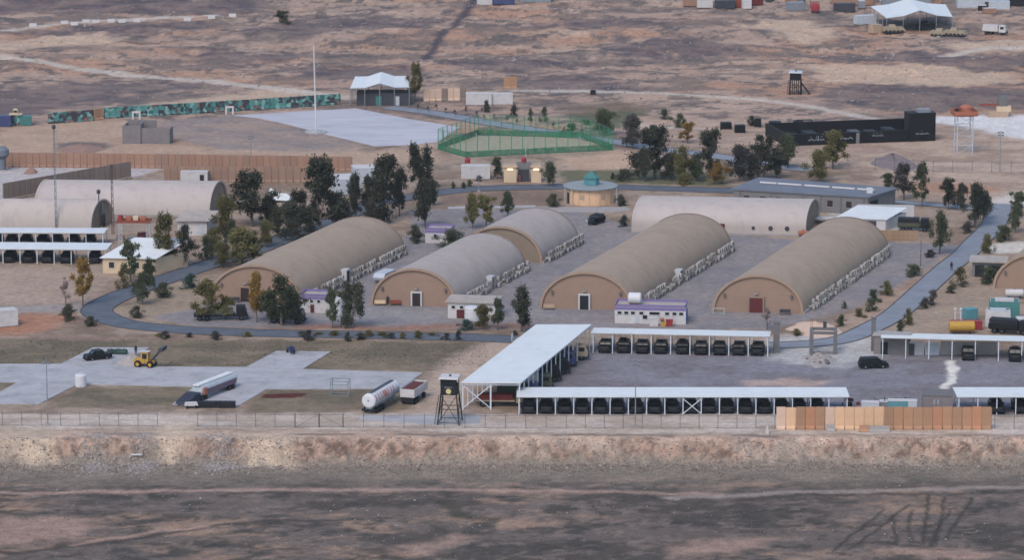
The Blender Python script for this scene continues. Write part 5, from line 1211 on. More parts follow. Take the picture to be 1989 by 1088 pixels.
# block ruin on the open lot
def block_ruin():
    t = thing('block_ruin', 'roofless grey concrete-block walls behind the panel wall', 'ruin', G(238, 279), radians(-4)); 
    MB().box(0, 0, 0, 4.2, .3, 4.2).build('wall', 'grey_block', t); MB().box(4.2, .35, 0, 10.8, .65, 3.6).build('wall', 'grey_block', t)
    MB().box(0, .3, 0, .3, 6, 4.0).build('wall', 'grey_block', t); MB().box(3.9, .305, 0, 4.195, 5, 4.4).build('wall', 'grey_block', t); MB().box(10.5, .655, 0, 10.8, 5.5, 3.4).build('wall', 'grey_block', t); MB().box(.305, 5.7, 0, 7, 6, 4.6).build('wall', 'grey_block', t)
block_ruin()
def tensile_hall(corners, z, peak, posts, label, mat_='canopy_white', under=None):
    p = [GT(*c) if c[1] < 230 else G(*c) for c in corners]; o = sum(p, Vector())/4; o.z = min(q.z for q in p); q = [v-o for v in p]
    t = thing('shade_hall', label, 'shelter', o); n = 8; rows = []
    for i in range(n+1):
        r = []
        for j in range(n+1):
            a = q[0].lerp(q[1], j/n).lerp(q[3].lerp(q[2], j/n), i/n); r.append((a.x, a.y, z + peak*(1-abs(2*j/n-1))**1.0 - .5*sin(pi*j/n*2)**2))
        rows.append(r)
    MB().grid(rows).build('roof', mat_, t); MB().grid([[(x, y, zz-.12) for x, y, zz in r] for r in rows]).build('roof_lining', mat_, t)
    for i in range(posts+1):
        for a, b in ((q[0], q[3]), (q[1], q[2])):
            v = a.lerp(b, i/posts); MB().tube((v.x, v.y, -.1), (v.x, v.y, z), .1, 5).build('post', 'steel_grey', t)
    for a, b in ((q[0], q[1]), (q[3], q[2])): 
        for f in (.25, .5, .75): v = a.lerp(b, f); MB().tube((v.x, v.y, -.1), (v.x, v.y, z+peak*(1-abs(2*f-1))-.5*sin(pi*f*2)**2), .1, 5).build('post', 'steel_grey', t)
    return t
th = tensile_hall([(680, 208), (795, 206), (792, 183), (690, 184)], 4.6, 1.1, 4, 'white peaked shade hall behind the parade ground')
building('dark_stand', 'dark walled stand under the white shade hall', 'stand', (693, 205), (796, 205), 6.0, 2.8, 'steel_dark', 'steel_dark', doors=[(4.6, 6.0, .05, 2.3, 'teal'), (9.4, 10.3, .05, 2.3, 'frame_white')], over=.05)
tensile_hall([(1722, 66), (1850, 62), (1836, 36), (1690, 40)], 4.5, 2.0, 4, 'large white shade hall over tan military vehicles', 'canopy_white')
t = thing('tent', 'white tent peak behind the dark tree', 'tent', G(540, 391)); MB().add([(-2.4, -1.5, .6), (3.4, -1.5, .3), (3, 2.5, .3), (-2.6, 2.5, .6), (-1.6, .5, 2.8), (.2, .3, 1.7), (1.8, .5, 1.6)], [(0, 1, 6, 5), (0, 5, 4), (1, 2, 6), (2, 3, 4, 5, 6), (3, 0, 4)]).build('canvas', 'canopy_white', t)
for x, z in ((-1.6, 3.0), (1.8, 1.8)): MB().tube((x, .5, 0), (x, .5, z), .06, 5).build('pole', 'steel_grey', t)
tag(MB().box(-4, -1, 0, 4, 1, .25, .8, .1).build('sheet_stack', 'canopy_white', None, G(205, 360), ), 'stack of white roofing sheets behind the long pale hangar', 'sheets')

# black-walled training fort with white writing
def fort():
    A_, B_ = G(1525, 284), G(1816, 273); d = B_-A_; L = d.length; t = thing('black_fort', 'black-walled training fort with white writing along its front', 'fort', A_, atan2(d.y, d.x)); D_ = 16
    MB().box(0, 0, -.1, L-6.3, .3, 2.7).build('front_wall', 'black_paint', t); MB().box(0, .3, -.1, .3, D_, 2.9).build('side_wall', 'black_paint', t); MB().box(0.3, D_-.3, -.1, L, D_, 2.8).build('back_wall', 'black_paint', t); MB().box(L-.3, 3.6, -.1, L, D_-.3, 2.9).build('side_wall', 'black_paint', t)
    b = MB().box(L-6.3, -.25, -.1, L, 3.6, 6.3).build('tower_block', 'black_paint', t); MB().box(L-6.35, -.3, 6.3, L+.05, 3.65, 6.55).build('parapet', 'black_matt', b); MB().box(L-4, .4, 6.55, L-1, 2.4, 7.3).build('roof_hut', 'steel_grey', b)
    for x in (1.5, 6, 11, 16, 20, 24): MB().box(x, .35, 0, x+2.4, 4.5+R.uniform(0, 3), 2.4+R.uniform(-.4, .5)).build('room', R.choice(['black_matt', 'steel_dark']), t)
    MB().box(16.8, -.05, 0, 17.6, .0, 2.5).build('grey_door', 'grey_wall', t)
    fr = MB(); fr.tube((5, 8, 2.8), (5, 8, 4.6), .12).tube((8.6, 8, 2.8), (8.6, 8, 4.6), .12).tube((5, 8, 4.6), (8.6, 8, 4.6), .12); fr.build('goal_frame', 'black_paint', t)
    rr = random.Random(5)
    def script(x0, x1, z, y, s):                                   # flowing white hand-painted writing
        x = x1
        while x > x0:
            w = rr.uniform(.7, 1.5)*s; b = MB(); n = 8; k = rr.choice((1, 1.5, 2)); hh = rr.uniform(.25, .5)*s; pts = [(x - w*i/n, z + hh*abs(sin(pi*k*i/n))*(1 if rr.random() < .85 else .3)) for i in range(n+1)]
            for (xa, za), (xb, zb) in zip(pts, pts[1:]): b.add([(xa, y, za-.09*s), (xb, y, zb-.09*s), (xb, y, zb+.09*s), (xa, y, za+.09*s)], [(0, 1, 2, 3)])
            if rr.random() < .6: b.box(x-w*.6, y-.01, z+.8*s, x-w*.6+.2*s, y, z+.98*s)
            if rr.random() < .4: b.box(x-w*.2, y-.01, z, x-w*.2+.16*s, y, z+1.1*s)
            b.build('writing', 'letter_white', t); x -= w*1.12
    script(6.0, 9.3, 1.0, -.012, 1.0); script(11.2, 16.0, 1.1, -.012, 1.1); script(20.8, 23.3, 1.5, -.012, .85); script(L-4.6, L-1.6, 1.6, -.262, .85)
fort()
heap_o = tag(heap('gravel_heap', G(1735, 318), 5.2, 9, 2.0, 'mound_grey', 3), 'dark gravel heap between the black fort and the trees', 'heap')
tag(heap('earth_heap', G(61, 335), 1.6, 3, 1.3, 'mound_red', 6), 'small red earth heap on the pale lot', 'heap')
tag(heap('earth_heap', G(160, 290), 6, 6, 1.2, 'mound_red', 8), 'low reddish earth bank behind the panel wall', 'heap')
for i, (px, py, w, h) in enumerate(((1410, 250, 2.6, 1.6), (1437, 257, 2.4, 1.8), (1472, 246, 1.6, 2.0), (1390, 262, 1.0, 1.2), (1505, 250, 3.0, 1.8), (1550, 246, 2.2, 1.5), (1152, 183, 1.3, 1.1))):
    t = thing('black_crate', ('black box target on the sand left of the black fort', 'squat black box with splayed legs by the fort', 'tall black box target near the fort corner', 'small black drum-like box beside the targets', 'wide black box beside the fort corner', 'dark box behind the fort corner', 'lone dark blue box on the open plain')[i], 'box', G(px, py) if py > 230 else GT(px, py), R.uniform(-.3, .3))
    MB().box(-w/2, -w*.4, .1, w/2, w*.4, h, .1).build('body', 'black_paint', t)
    for x in (-w*.45, w*.45): MB().box(x-.1, -w*.4, 0, x+.1, w*.4, .098).build('skid', 'steel_dark', t)

# green sports cage
def cage():
    c = [G(851, 291), G(905, 306), G(1190, 292), G(1130, 268), G(930, 262)]; o = c[0]; t = thing('sports_cage', 'green netted sports cage with tall thin posts', 'sports cage', o); q = [v-o for v in c]; h = 4.8
    MB().prism([tuple((v*.97).xy) for v in q], -.05, .05).build('turf', 'turf', t)
    for a, b in zip(q, q[1:]+q[:1]):
        L = (b-a).length; n = max(1, round(L/2.6)); u = Vector((0, 0, 1))
        for i in range(n): MB().tube(a.lerp(b, i/n), a.lerp(b, i/n)+u*h, .085, 5).build('post', 'net_green', t)
        MB().tube(a+u*h, b+u*h, .04, 4).build('rail', 'teal', t)
        MB().add([a+u*1.42, b+u*1.42, b+u*(h-.05), a+u*(h-.05)], [(0, 1, 2, 3)]).build('net', 'green_net', t); MB().add([a+u*.06, b+u*.06, b+u*1.4, a+u*1.4], [(0, 1, 2, 3)]).build('lower_net', 'green_net_dense', t)
    for s in (-1, 1):
        g_ = (q[0]+q[4])/2 + Vector((4, 0, 0)) if s < 0 else (q[2]+q[3])/2 - Vector((4, 0, 0)); f = MB().tube((0, -1.5, 0), (0, -1.5, 2), .05).tube((0, 1.5, 0), (0, 1.5, 2), .05).tube((0, -1.5, 2), (0, 1.5, 2), .05).build('goal', 'white_wall', t, g_)
cage()

# ------------------------------------------------------------------ far top: compound on the skyline side
def tan_vehicle(px, py, rz, label, m='sand_paint'):
    def f():
        t = thing('armoured_carrier', '', ''); 
        MB().side([(-3.2, .9), (-2.6, 1.7), (2.8, 1.75), (3.1, .8), (2.6, .45), (-2.6, .45)], -1.35, 1.35).build('hull', m, t)
        MB().box(-1.0, -.6, 1.72, 1.0, 1.4, 2.4, .2, .25).build('turret', m, t); MB().tube((0, -.5, 2.1), (0, -3.4, 2.2), .09, 6).build('gun', 'steel_dark', t)
        wheels(t, (-1.25, 1.25), (-2.2, -1.1, 0, 1.1, 2.2), .5, .4); return t
    inst('apc'+m, f, label, 'armoured carrier', GT(px, py), radians(rz))
tan_vehicle(1828, 69, 70, 'tan armoured carrier parked half under the large shade hall')
tan_vehicle(1856, 70, 70, 'tan armoured carrier just outside the large shade hall')
tan_vehicle(1735, 66, 95, 'tan armoured carrier at the left post of the large shade hall')
tan_vehicle(1800, 56, 80, 'dark carrier in the shadow of the large shade hall', 'black_paint')
def glone(key, mk, label, cat, px, py, rz): return inst(key, mk, label, cat, GT(px, py), rz)
glone('truckW', make_truck('white_wall', 'white_wall', 6.5, 'cargo', 'white_wall'), 'white box truck parked right of the large shade hall', 'truck', 1932, 66, radians(70))
lying_tank(1583, 24, 90, 3.0, 1.3, 'red', 'red fuel tank beside the far sandy bank')
for px, py, rz, L, m, lb, rb in ((1369, 14, 0, 4.5, 'white_wall', 'far white container before the dark huts', 1), (1408, 16, 10, 5.5, 'steel_dark', 'far dark container beside the white one', 1), (1440, 14, -15, 4, 'rust', 'far rusty container among the huts', 1),
        (1450, 17, 5, 2.6, 'white_wall', 'far small white cabin by the maroon hut', 0), (1470, 10, 0, 3.5, 'dark_red', 'far maroon container near the gate', 1), (1545, 20, 15, 5, 'steel_grey', 'far grey container near the red fuel tank', 1), (1340, 9, 0, 4, 'wall_rose', 'far rosy container left of the white one', 1),
        (942, 8, 0, 4.6, 'white_wall', 'far white container beside the blue one at the trench', 1), (978, 8, 0, 6.5, 'blue', 'far blue container beside the trench end', 1), (1040, 4, 0, 9, 'steel_grey', 'far grey shed right of the blue container', 0),
        (1655, 8, 3, 12, 'wall_rose', 'far long rosy building behind the vehicles', 0), (1640, 22, 4, 6, 'steel_dark', 'far dark container before the rosy building', 1), (1735, 12, 0, 7, 'steel_grey', 'far grey container behind the large shade hall', 1), (1790, 9, -5, 5, 'steel_grey', 'far second grey container behind the large shade hall', 1),
        (1885, 14, 4, 8, 'steel_pale', 'far pale shed right of the large shade hall', 0), (1940, 16, 0, 6, 'steel_pale', 'far pale container beyond the box truck', 1), (1975, 10, 5, 5, 'black_matt', 'far black container at the compound corner', 1), (1680, 46, 20, 6, 'steel_pale', 'pale container left of the large shade hall', 1), (1700, 62, 25, 3, 'tan_wall', 'tan crate stack at the left of the large shade hall', 1)):
    container(px, py, rz, L, 2.5, 2.4, m, lb, 'container', bool(rb))
for i in range(34):                                                # the crowded far compound
    px = R.uniform(1330, 2010); py = R.uniform(1, 26) if px > 1560 else R.uniform(1, 14)
    if 1680 < px < 1870 and py > 12: continue
    hm = R.choice(['steel_grey', 'steel_dark', 'white_wall', 'tan_wall', 'grey_wall', 'wall_rose', 'black_matt', 'kerb'])
    hc = dict(steel_grey='metal-grey', steel_dark='dark grey', white_wall='white', tan_wall='tan', grey_wall='drab grey', wall_rose='rosy', black_matt='black', kerb='pale grey')[hm]
    container(px, py, R.uniform(-25, 25), R.uniform(1.6, 4.2), R.uniform(1.6, 2.6), R.uniform(1.2, 2.4), hm, 'small weathered '+hc+' hut or crate in the crowded far compound', 'hut', False, None, 'huts of the far compound', name='small_hut')
# white blocks lining the far track
for i, (px, py) in enumerate(((64, 51), (125, 46), (145, 47), (167, 43), (186, 44), (216, 41), (237, 43), (266, 41), (364, 40), (411, 36), (452, 33))):
    p = GT(px, py); o = MB().side([(-.4, 0), (.4, 0), (.3, .9), (-.3, .9)], -1.0, 1.0).build('road_block', 'white_wall', None, p); o.rotation_euler = (0, 0, R.uniform(-.1, .2)); tag(o, 'white concrete block lining the far pale track', 'road block', 'white blocks along the far track')
# painted shelter at the left end of the camouflage wall
def left_posts():
    t = thing('sentry_post', 'small sentry post with green sides left of the camouflage wall', 'sentry post', G(31, 243)); MB().box(-1.3, -1, 0, 1.3, 1, 2.6).build('cabin', 'camo', t); MB().box(-1.5, -1.2, 2.6, 1.5, 1.2, 2.75).build('roof', 'cream_wall', t); MB().box(-.5, -.6, 2.75, .5, .6, 3.9).build('lookout', 'cream_wall', t); MB().box(-.4, -.65, 3.1, .4, -.603, 3.6).build('window', 'glass', t)
    container(8, 245, 0, 3.6, 2.4, 2.5, 'blue', 'blue-grey container left of the sentry post'); container(50, 243, 5, 2.8, 2.2, 2.2, 'teal', 'green container right of the sentry post')
left_posts()
t = thing('tower_bin', 'grey-blue silo drum at the end of the panel wall', 'silo', G(5, 331)); MB().lathe([(.7, 0), (.7, 2.6), (1.5, 3.4), (1.5, 4.6), (.8, 5.3)], 16).build('drum', 'roof_grey', t); MB().box(-.9, -.9, -.05, .9, .9, .2).build('plinth', 'kerb', t)
t = thing('block_stack', 'sand coloured block stack beneath the rusty crane', 'block stack', G(1943, 226)); MB().box(-3, -1.2, 0, 1.8, 1.2, 1.3).build('block', 'tan_wall', t); MB().box(-1.0, -1, 1.303, 2.4, 1, 2.6).build('block', 'cream_wall', t); MB().box(-.6, -1.0, 2.61, 1.4, 1.0, 5.0).build('frame_box', 'concrete_post', t); MB().box(-5, -.3, 2.62, -.7, .3, 3.1).build('rusty_boom', 'rust', t)
for i, (px, py) in enumerate(((265, 232), (446, 222))):
    t = thing('small_arch', ('small white arch by the camouflage wall', 'small white arch at the parade ground corner')[i], 'arch', G(px, py))
    for x in (-.8, .8): MB().box(x-.2, -.2, 0, x+.2, .2, 1.6).build('jamb', 'white_wall', t)
    MB().box(-1, -.22, 1.603, 1, .22, 2.0).build('lintel', 'white_wall', t)
building('white_shed', 'white-roofed open sheds between the barrack and last hangar', 'shed', (1625, 444), (1720, 448), 9.0, 2.2, 'white_wall', 'canopy_white', doors=[(2, 4, .05, 1.9, 'steel_grey'), (6, 8, .05, 1.9, 'steel_dark')], roof='shed', rise=.9, skew=3.0)
building('white_shed', 'low pale wall behind the white-roofed sheds', 'wall', (1665, 422), (1775, 424), .4, 2.4, 'white_wall', 'frame_white', over=.04)
lone('truckB', None, 'black covered truck by the timber plank screen', 'truck', 1775, 448, radians(80))
t = thing('flatbed_trailer', 'pale flat trailer at the end of the rear hangar', 'trailer', G(1602, 433), radians(80)); MB().box(-1.1, -2.6, .8, 1.1, 2.6, 1.1).build('bed', 'white_wall', t); MB().box(-1.1, 2.3, 1.1, 1.1, 2.6, 2.2).build('headboard', 'white_wall', t); wheels(t, (-.9, .9), (-1.4, -.3), .45, .3)
lying_tank(1560, 462, 10, 1.9, .6, 'orange', 'orange drum tank at the corner of the rear hangar')
t = thing('parked_boat_trailer', 'white covered trailer between two hangars', 'trailer', G(748, 546), radians(-22)); MB().side([(-3, .7), (-3.2, 1.2), (-2.4, 1.9), (2.4, 1.9), (2.8, .7)], -1.1, 1.1).build('cover', 'steel_pale', t); MB().box(-.4, -3.8, .5, .4, 2.6, .69).build('chassis', 'steel_dark', t); wheels(t, (-.95, .95), (-.4, .7), .38, .25)
t = thing('goal', 'small white-netted goal frame before the dark red door hangar', 'goal', G(1396, 611)); b = MB()
for x in (-1, 1): b.tube((x, 0, 0), (x, 0, 1.1), .06, 5)
b.tube((-1, 0, 1.1), (1, 0, 1.1), .06, 5).tube((-1, 0, 1.1), (-1, .9, 0), .05, 4).tube((1, 0, 1.1), (1, .9, 0), .05, 4).tube((-1, .9, .03), (1, .9, .03), .05, 4); b.build('frame', 'frame_white', t); MB().add([(-1, .03, 1.07), (1, .03, 1.07), (1, .9, .05), (-1, .9, .05)], [(0, 1, 2, 3)]).build('net', 'green_net', t)
for i, (px, py, lb) in enumerate(((738, 594, 'wooden bench beside the doors of the shorter hangar'), (768, 594, 'red-brown bench before the shorter hangar'), (1525, 612, 'dark bench before the dark red door hangar'), (1066, 602, 'bench at the left foot of the white-framed door hangar'), (455, 588, 'dark bench beside the first hangar door'))):
    t = thing('bench', lb, 'bench', G(px, py), radians(-3)); m = ['cream_wall', 'rust', 'steel_dark', 'tan_wall', 'steel_dark'][i]
    MB().box(-1, -.25, .42, 1, .2, .5).build('seat', m, t); MB().box(-1, .2, .5, 1, .26, 1.0).build('backrest', m, t)
    for x in (-.85, .85): MB().box(x-.05, -.2, 0, x+.05, .2, .42).build('leg', 'steel_dark', t)

tag(heap('sand_heap', G(1585, 640), 5.0, 6, 1.3, 'wall_pale', 21), 'pale yellow sand bank behind the concrete ruin', 'heap')
building('block_hut', 'small grey block hut with two white marks behind the barriers', 'hut', (1792, 800), (1850, 801), 4.0, 2.6, 'grey_block', 'concrete_post', doors=[(1.7, 2.0, 1.2, 2.0, 'letter_white'), (2.3, 2.6, 1.2, 2.0, 'letter_white')], over=.1)
for i, (px, py, L, h, m, lb) in enumerate(((1690, 800, 2.8, 1.6, 'steel_pale', 'pale sheet-metal box behind the barriers'), (1745, 800, 3.4, 1.9, 'turquoise', 'pale turquoise tank box behind the barriers'), (1772, 802, 1.4, 2.0, 'steel_pale', 'narrow grey cabinet beside the turquoise box'), (1716, 796, 1.2, 1.4, 'steel_grey', 'small grey drum cabinet behind the barriers'))):
    container(px, py, R.uniform(-6, 6), L, 1.6, h, m, lb, 'box', False, name='scrap_box')
t = thing('pipe_rack', 'dark pipe rack between the scrap boxes', 'rack', G(1730, 797)); 
for x in (-2.6, -1.0, .8, 2.4): MB().tube((x, 0, 0), (x, 0, 2.3), .07, 5).build('upright', 'steel_dark', t)
MB().tube((-2.8, 0, 2.2), (2.6, 0, 2.2), .07, 5).build('rail', 'steel_grey', t); MB().tube((.8, 0, .2), (2.4, 0, 2.2), .05, 4).build('brace', 'steel_dark', t)
t = thing('scrap_heap', 'dark scrap at the end of the fence-side shelter', 'scrap', G(1655, 795))
for i in range(10):
    q = R.uniform(.2, .55); o = MB().box(-q, -q*.6, 0, q, q*.6, q*R.uniform(.6, 1.6), .08, .05).build('scrap_piece', R.choice(['rust', 'steel_dark', 'black_matt', 'dark_red']), t, (R.uniform(-1.2, 4), R.uniform(-.6, 6), 0)); o.rotation_euler = (0, 0, R.uniform(0, 3))
t = thing('screen_panel', 'grey sheet screen with junk behind the right-hand shelter', 'screen', G(1800, 690))
MB().box(-4.5, 0, 0, -.5, .1, 2.4).build('sheet', 'white_wall', t); MB().box(-.3, 0, 0, 2.2, .1, 2.2).build('sheet', 'steel_pale', t); MB().box(-3.4, -.3, .1, -2.2, -.05, 2.0).build('motor', 'steel_dark', t); MB().box(2.4, .2, 0, 12, .4, 2.3).build('sheet', 'kerb', t)

# ------------------------------------------------------------------ people
def person(px, py, rz, label, cloth='cloth_dark', pose='stand'):
    o = thing('person', label, 'person', G(px, py), rz); v = []; e = []; r = []
    def n(x, y, z, rad, par=None):
        v.append((x, y, z)); r.append(rad)
        if par is not None: e.append((par, len(v)-1))
        return len(v)-1
    st = .22 if pose == 'walk' else .02
    pel = n(0, 0, .95, .15); ch = n(0, -.02, 1.3, .17, pel); nk = n(0, 0, 1.48, .07, ch); hd = n(0, -.02, 1.62, .105, nk); n(0, -.02, 1.74, .09, hd)
    for s in (-1, 1):
        hp = n(s*.1, 0, .88, .1, pel); kn = n(s*.11, -st*s*.6, .48, .07, hp); an = n(s*.12, -st*s*.3+.05*(s > 0), .09, .05, kn); n(s*.12, -st*s*.3-.16, .04, .045, an)
        sh = n(s*.2, 0, 1.42, .075, ch); el = n(s*.27, st*s*.4+.04, 1.13, .05, sh); wr = n(s*.26, st*s*.5-.08, .9, .038, el); n(s*.25, st*s*.5-.13, .8, .035, wr)
    me = bpy.data.meshes.new('body'); me.from_pydata(v, e, []); me.materials.append(MATS[cloth]); b = link('body', me, o)
    b.modifiers.new('skin', 'SKIN'); b.modifiers.new('sub', 'SUBSURF').levels = 1; b.modifiers['sub'].render_levels = 1
    for i, sv in enumerate(me.skin_vertices[0].data): sv.radius = (r[i], r[i]); sv.use_root = (i == 0)
    MB().lathe([(.03, 1.53), (.085, 1.57), (.1, 1.64), (.085, 1.7)], 10, (0, -.055, 0)).build('face', 'skin', b); MB().lathe([(.112, 1.66), (.115, 1.72), (.08, 1.79), (.02, 1.81)], 10, (0, -.01, 0)).build('hair', 'black_matt', b)
person(1848, 526, 0.2, 'person in dark clothes walking along the straight road', 'cloth_dark', 'walk')
person(753, 593, .3, 'person in dark clothes standing by the benches of the shorter hangar')
person(818, 594, -.3, 'person in dark clothes right of the shorter hangar door')
person(995, 664, 1.2, 'person in pale clothes walking behind the big truck shelter', 'steel_pale', 'walk')
person(264, 690, .6, 'person in dark clothes standing behind the sand heap', 'cloth_dark')
person(566, 690, 1.0, 'person in blue clothes standing at the blue cart', 'cloth_blue')
person(1140, 440, .5, 'person in pale clothes walking past the rear hangar', 'steel_pale', 'walk')

# ------------------------------------------------------------------ trees and shrubs
CR = {}
def crown_mesh(kind, seed):
    if (kind, seed) in CR: return CR[(kind, seed)]
    rr = random.Random(seed*31+len(kind)); lobes = []
    z0, wid, ncl, cl, N_ = {'tall': (.20, .27, 34, (.05, .10), 4600), 'split': (.22, .25, 38, (.05, .10), 4600), 'round': (.20, .37, 42, (.06, .12), 5000), 'bush': (.02, .44, 34, (.10, .17), 2600), 'sparse': (.22, .22, 16, (.04, .08), 800)}[kind]
    ph = rr.uniform(0, 6.28)
    for i in range(ncl):
        f = rr.random()**.85; z = z0 + (.95-z0)*f; a = rr.uniform(0, 6.28)
        if kind == 'tall': env = sin(pi*(f*.74+.16))**.55
        elif kind == 'split': env = sin(pi*min(1, (f*.84+.16)))**.7
        elif kind == 'bush': env = math.sqrt(max(0, 1-f*f))
        else: env = sin(pi*(f*.8+.2))**.6
        env *= .74+.34*sin(2*a+ph+f*5)+.26*sin(3*a+f*11+ph); d = wid*env*math.sqrt(rr.uniform(.05, 1))
        x, y = d*cos(a), d*sin(a)
        if kind == 'split': x = x*.62 + (.13 if (i+seed) % 2 else -.13); z -= .08 if (i+seed) % 2 else 0
        r_ = rr.uniform(*cl); lobes.append((x, y, z, r_, r_*rr.uniform(.75, 1.15)))
    wts = [l[3]*l[3] for l in lobes]; b = MB(); vs = []; fs = []
    for i in range(N_):
        l = rr.choices(lobes, wts)[0]; px, py, pz = l[0]+rr.gauss(0, .55)*l[3], l[1]+rr.gauss(0, .55)*l[3], l[2]+rr.gauss(0, .55)*l[4]
        if pz < .02: pz = .02+rr.random()*.05
        s = rr.uniform(.012, .030)*(1.5 if kind == 'bush' else 1); u = Vector((rr.gauss(0, .6), rr.gauss(0, .6), rr.gauss(0, 1))).normalized(); w = u.orthogonal().normalized(); w = (w + u.cross(w)*rr.uniform(-1, 1)).normalized(); c = Vector((px, py, pz)); k = len(vs)
        vs += [tuple(c-u*s), tuple(c+w*s*.65), tuple(c+u*s), tuple(c-w*s*.65)]; fs.append((k, k+1, k+2, k+3))
    b.v = vs; b.f = fs; CR[(kind, seed)] = (b, lobes); return CR[(kind, seed)]
TM = {}
def tree(px, by, ty, w, leaf, kind, label, group=None, seed=None, name='tree', cat='tree'):
    seed = seed if seed is not None else R.randrange(3); p = G(px, by) if by > 230 else GT(px, by); h = max(.4, (HT(px, by, ty))); 
    wm = w/SCL(px, by); base_w = {'tall': .56, 'split': .62, 'round': .78, 'bush': .95, 'sparse': .48}[kind]
    b, lobes = crown_mesh(kind, seed); k = (kind, seed, leaf)
    if k not in TM:
        tb_ = MB(); top = .5 if kind != 'bush' else .25
        tb_.tube((0, 0, -.02), (.01, 0, top*.6), .024, 7, .016)
        for l in lobes[::6]: tb_.tube((.005, 0, top*.45), (l[0], l[1], l[2]), .011, 5, .004)
        TM[k] = (b.mesh('crown', leaf), tb_.mesh('trunk', 'bark'))
    t = thing(name, label, cat, p, R.uniform(0, 6.28), group); s = wm/base_w; t.scale = (s, s, h/.98)
    link('crown', TM[k][0], t); link('trunk', TM[k][1], t); return t
LF = {'d': 'leaf_dark', 'g': 'leaf_green', 'o': 'leaf_olive', 'y': 'leaf_yellow', 'e': 'leaf_grey', 'b': 'leaf_bare', 't': 'leaf_teal'}
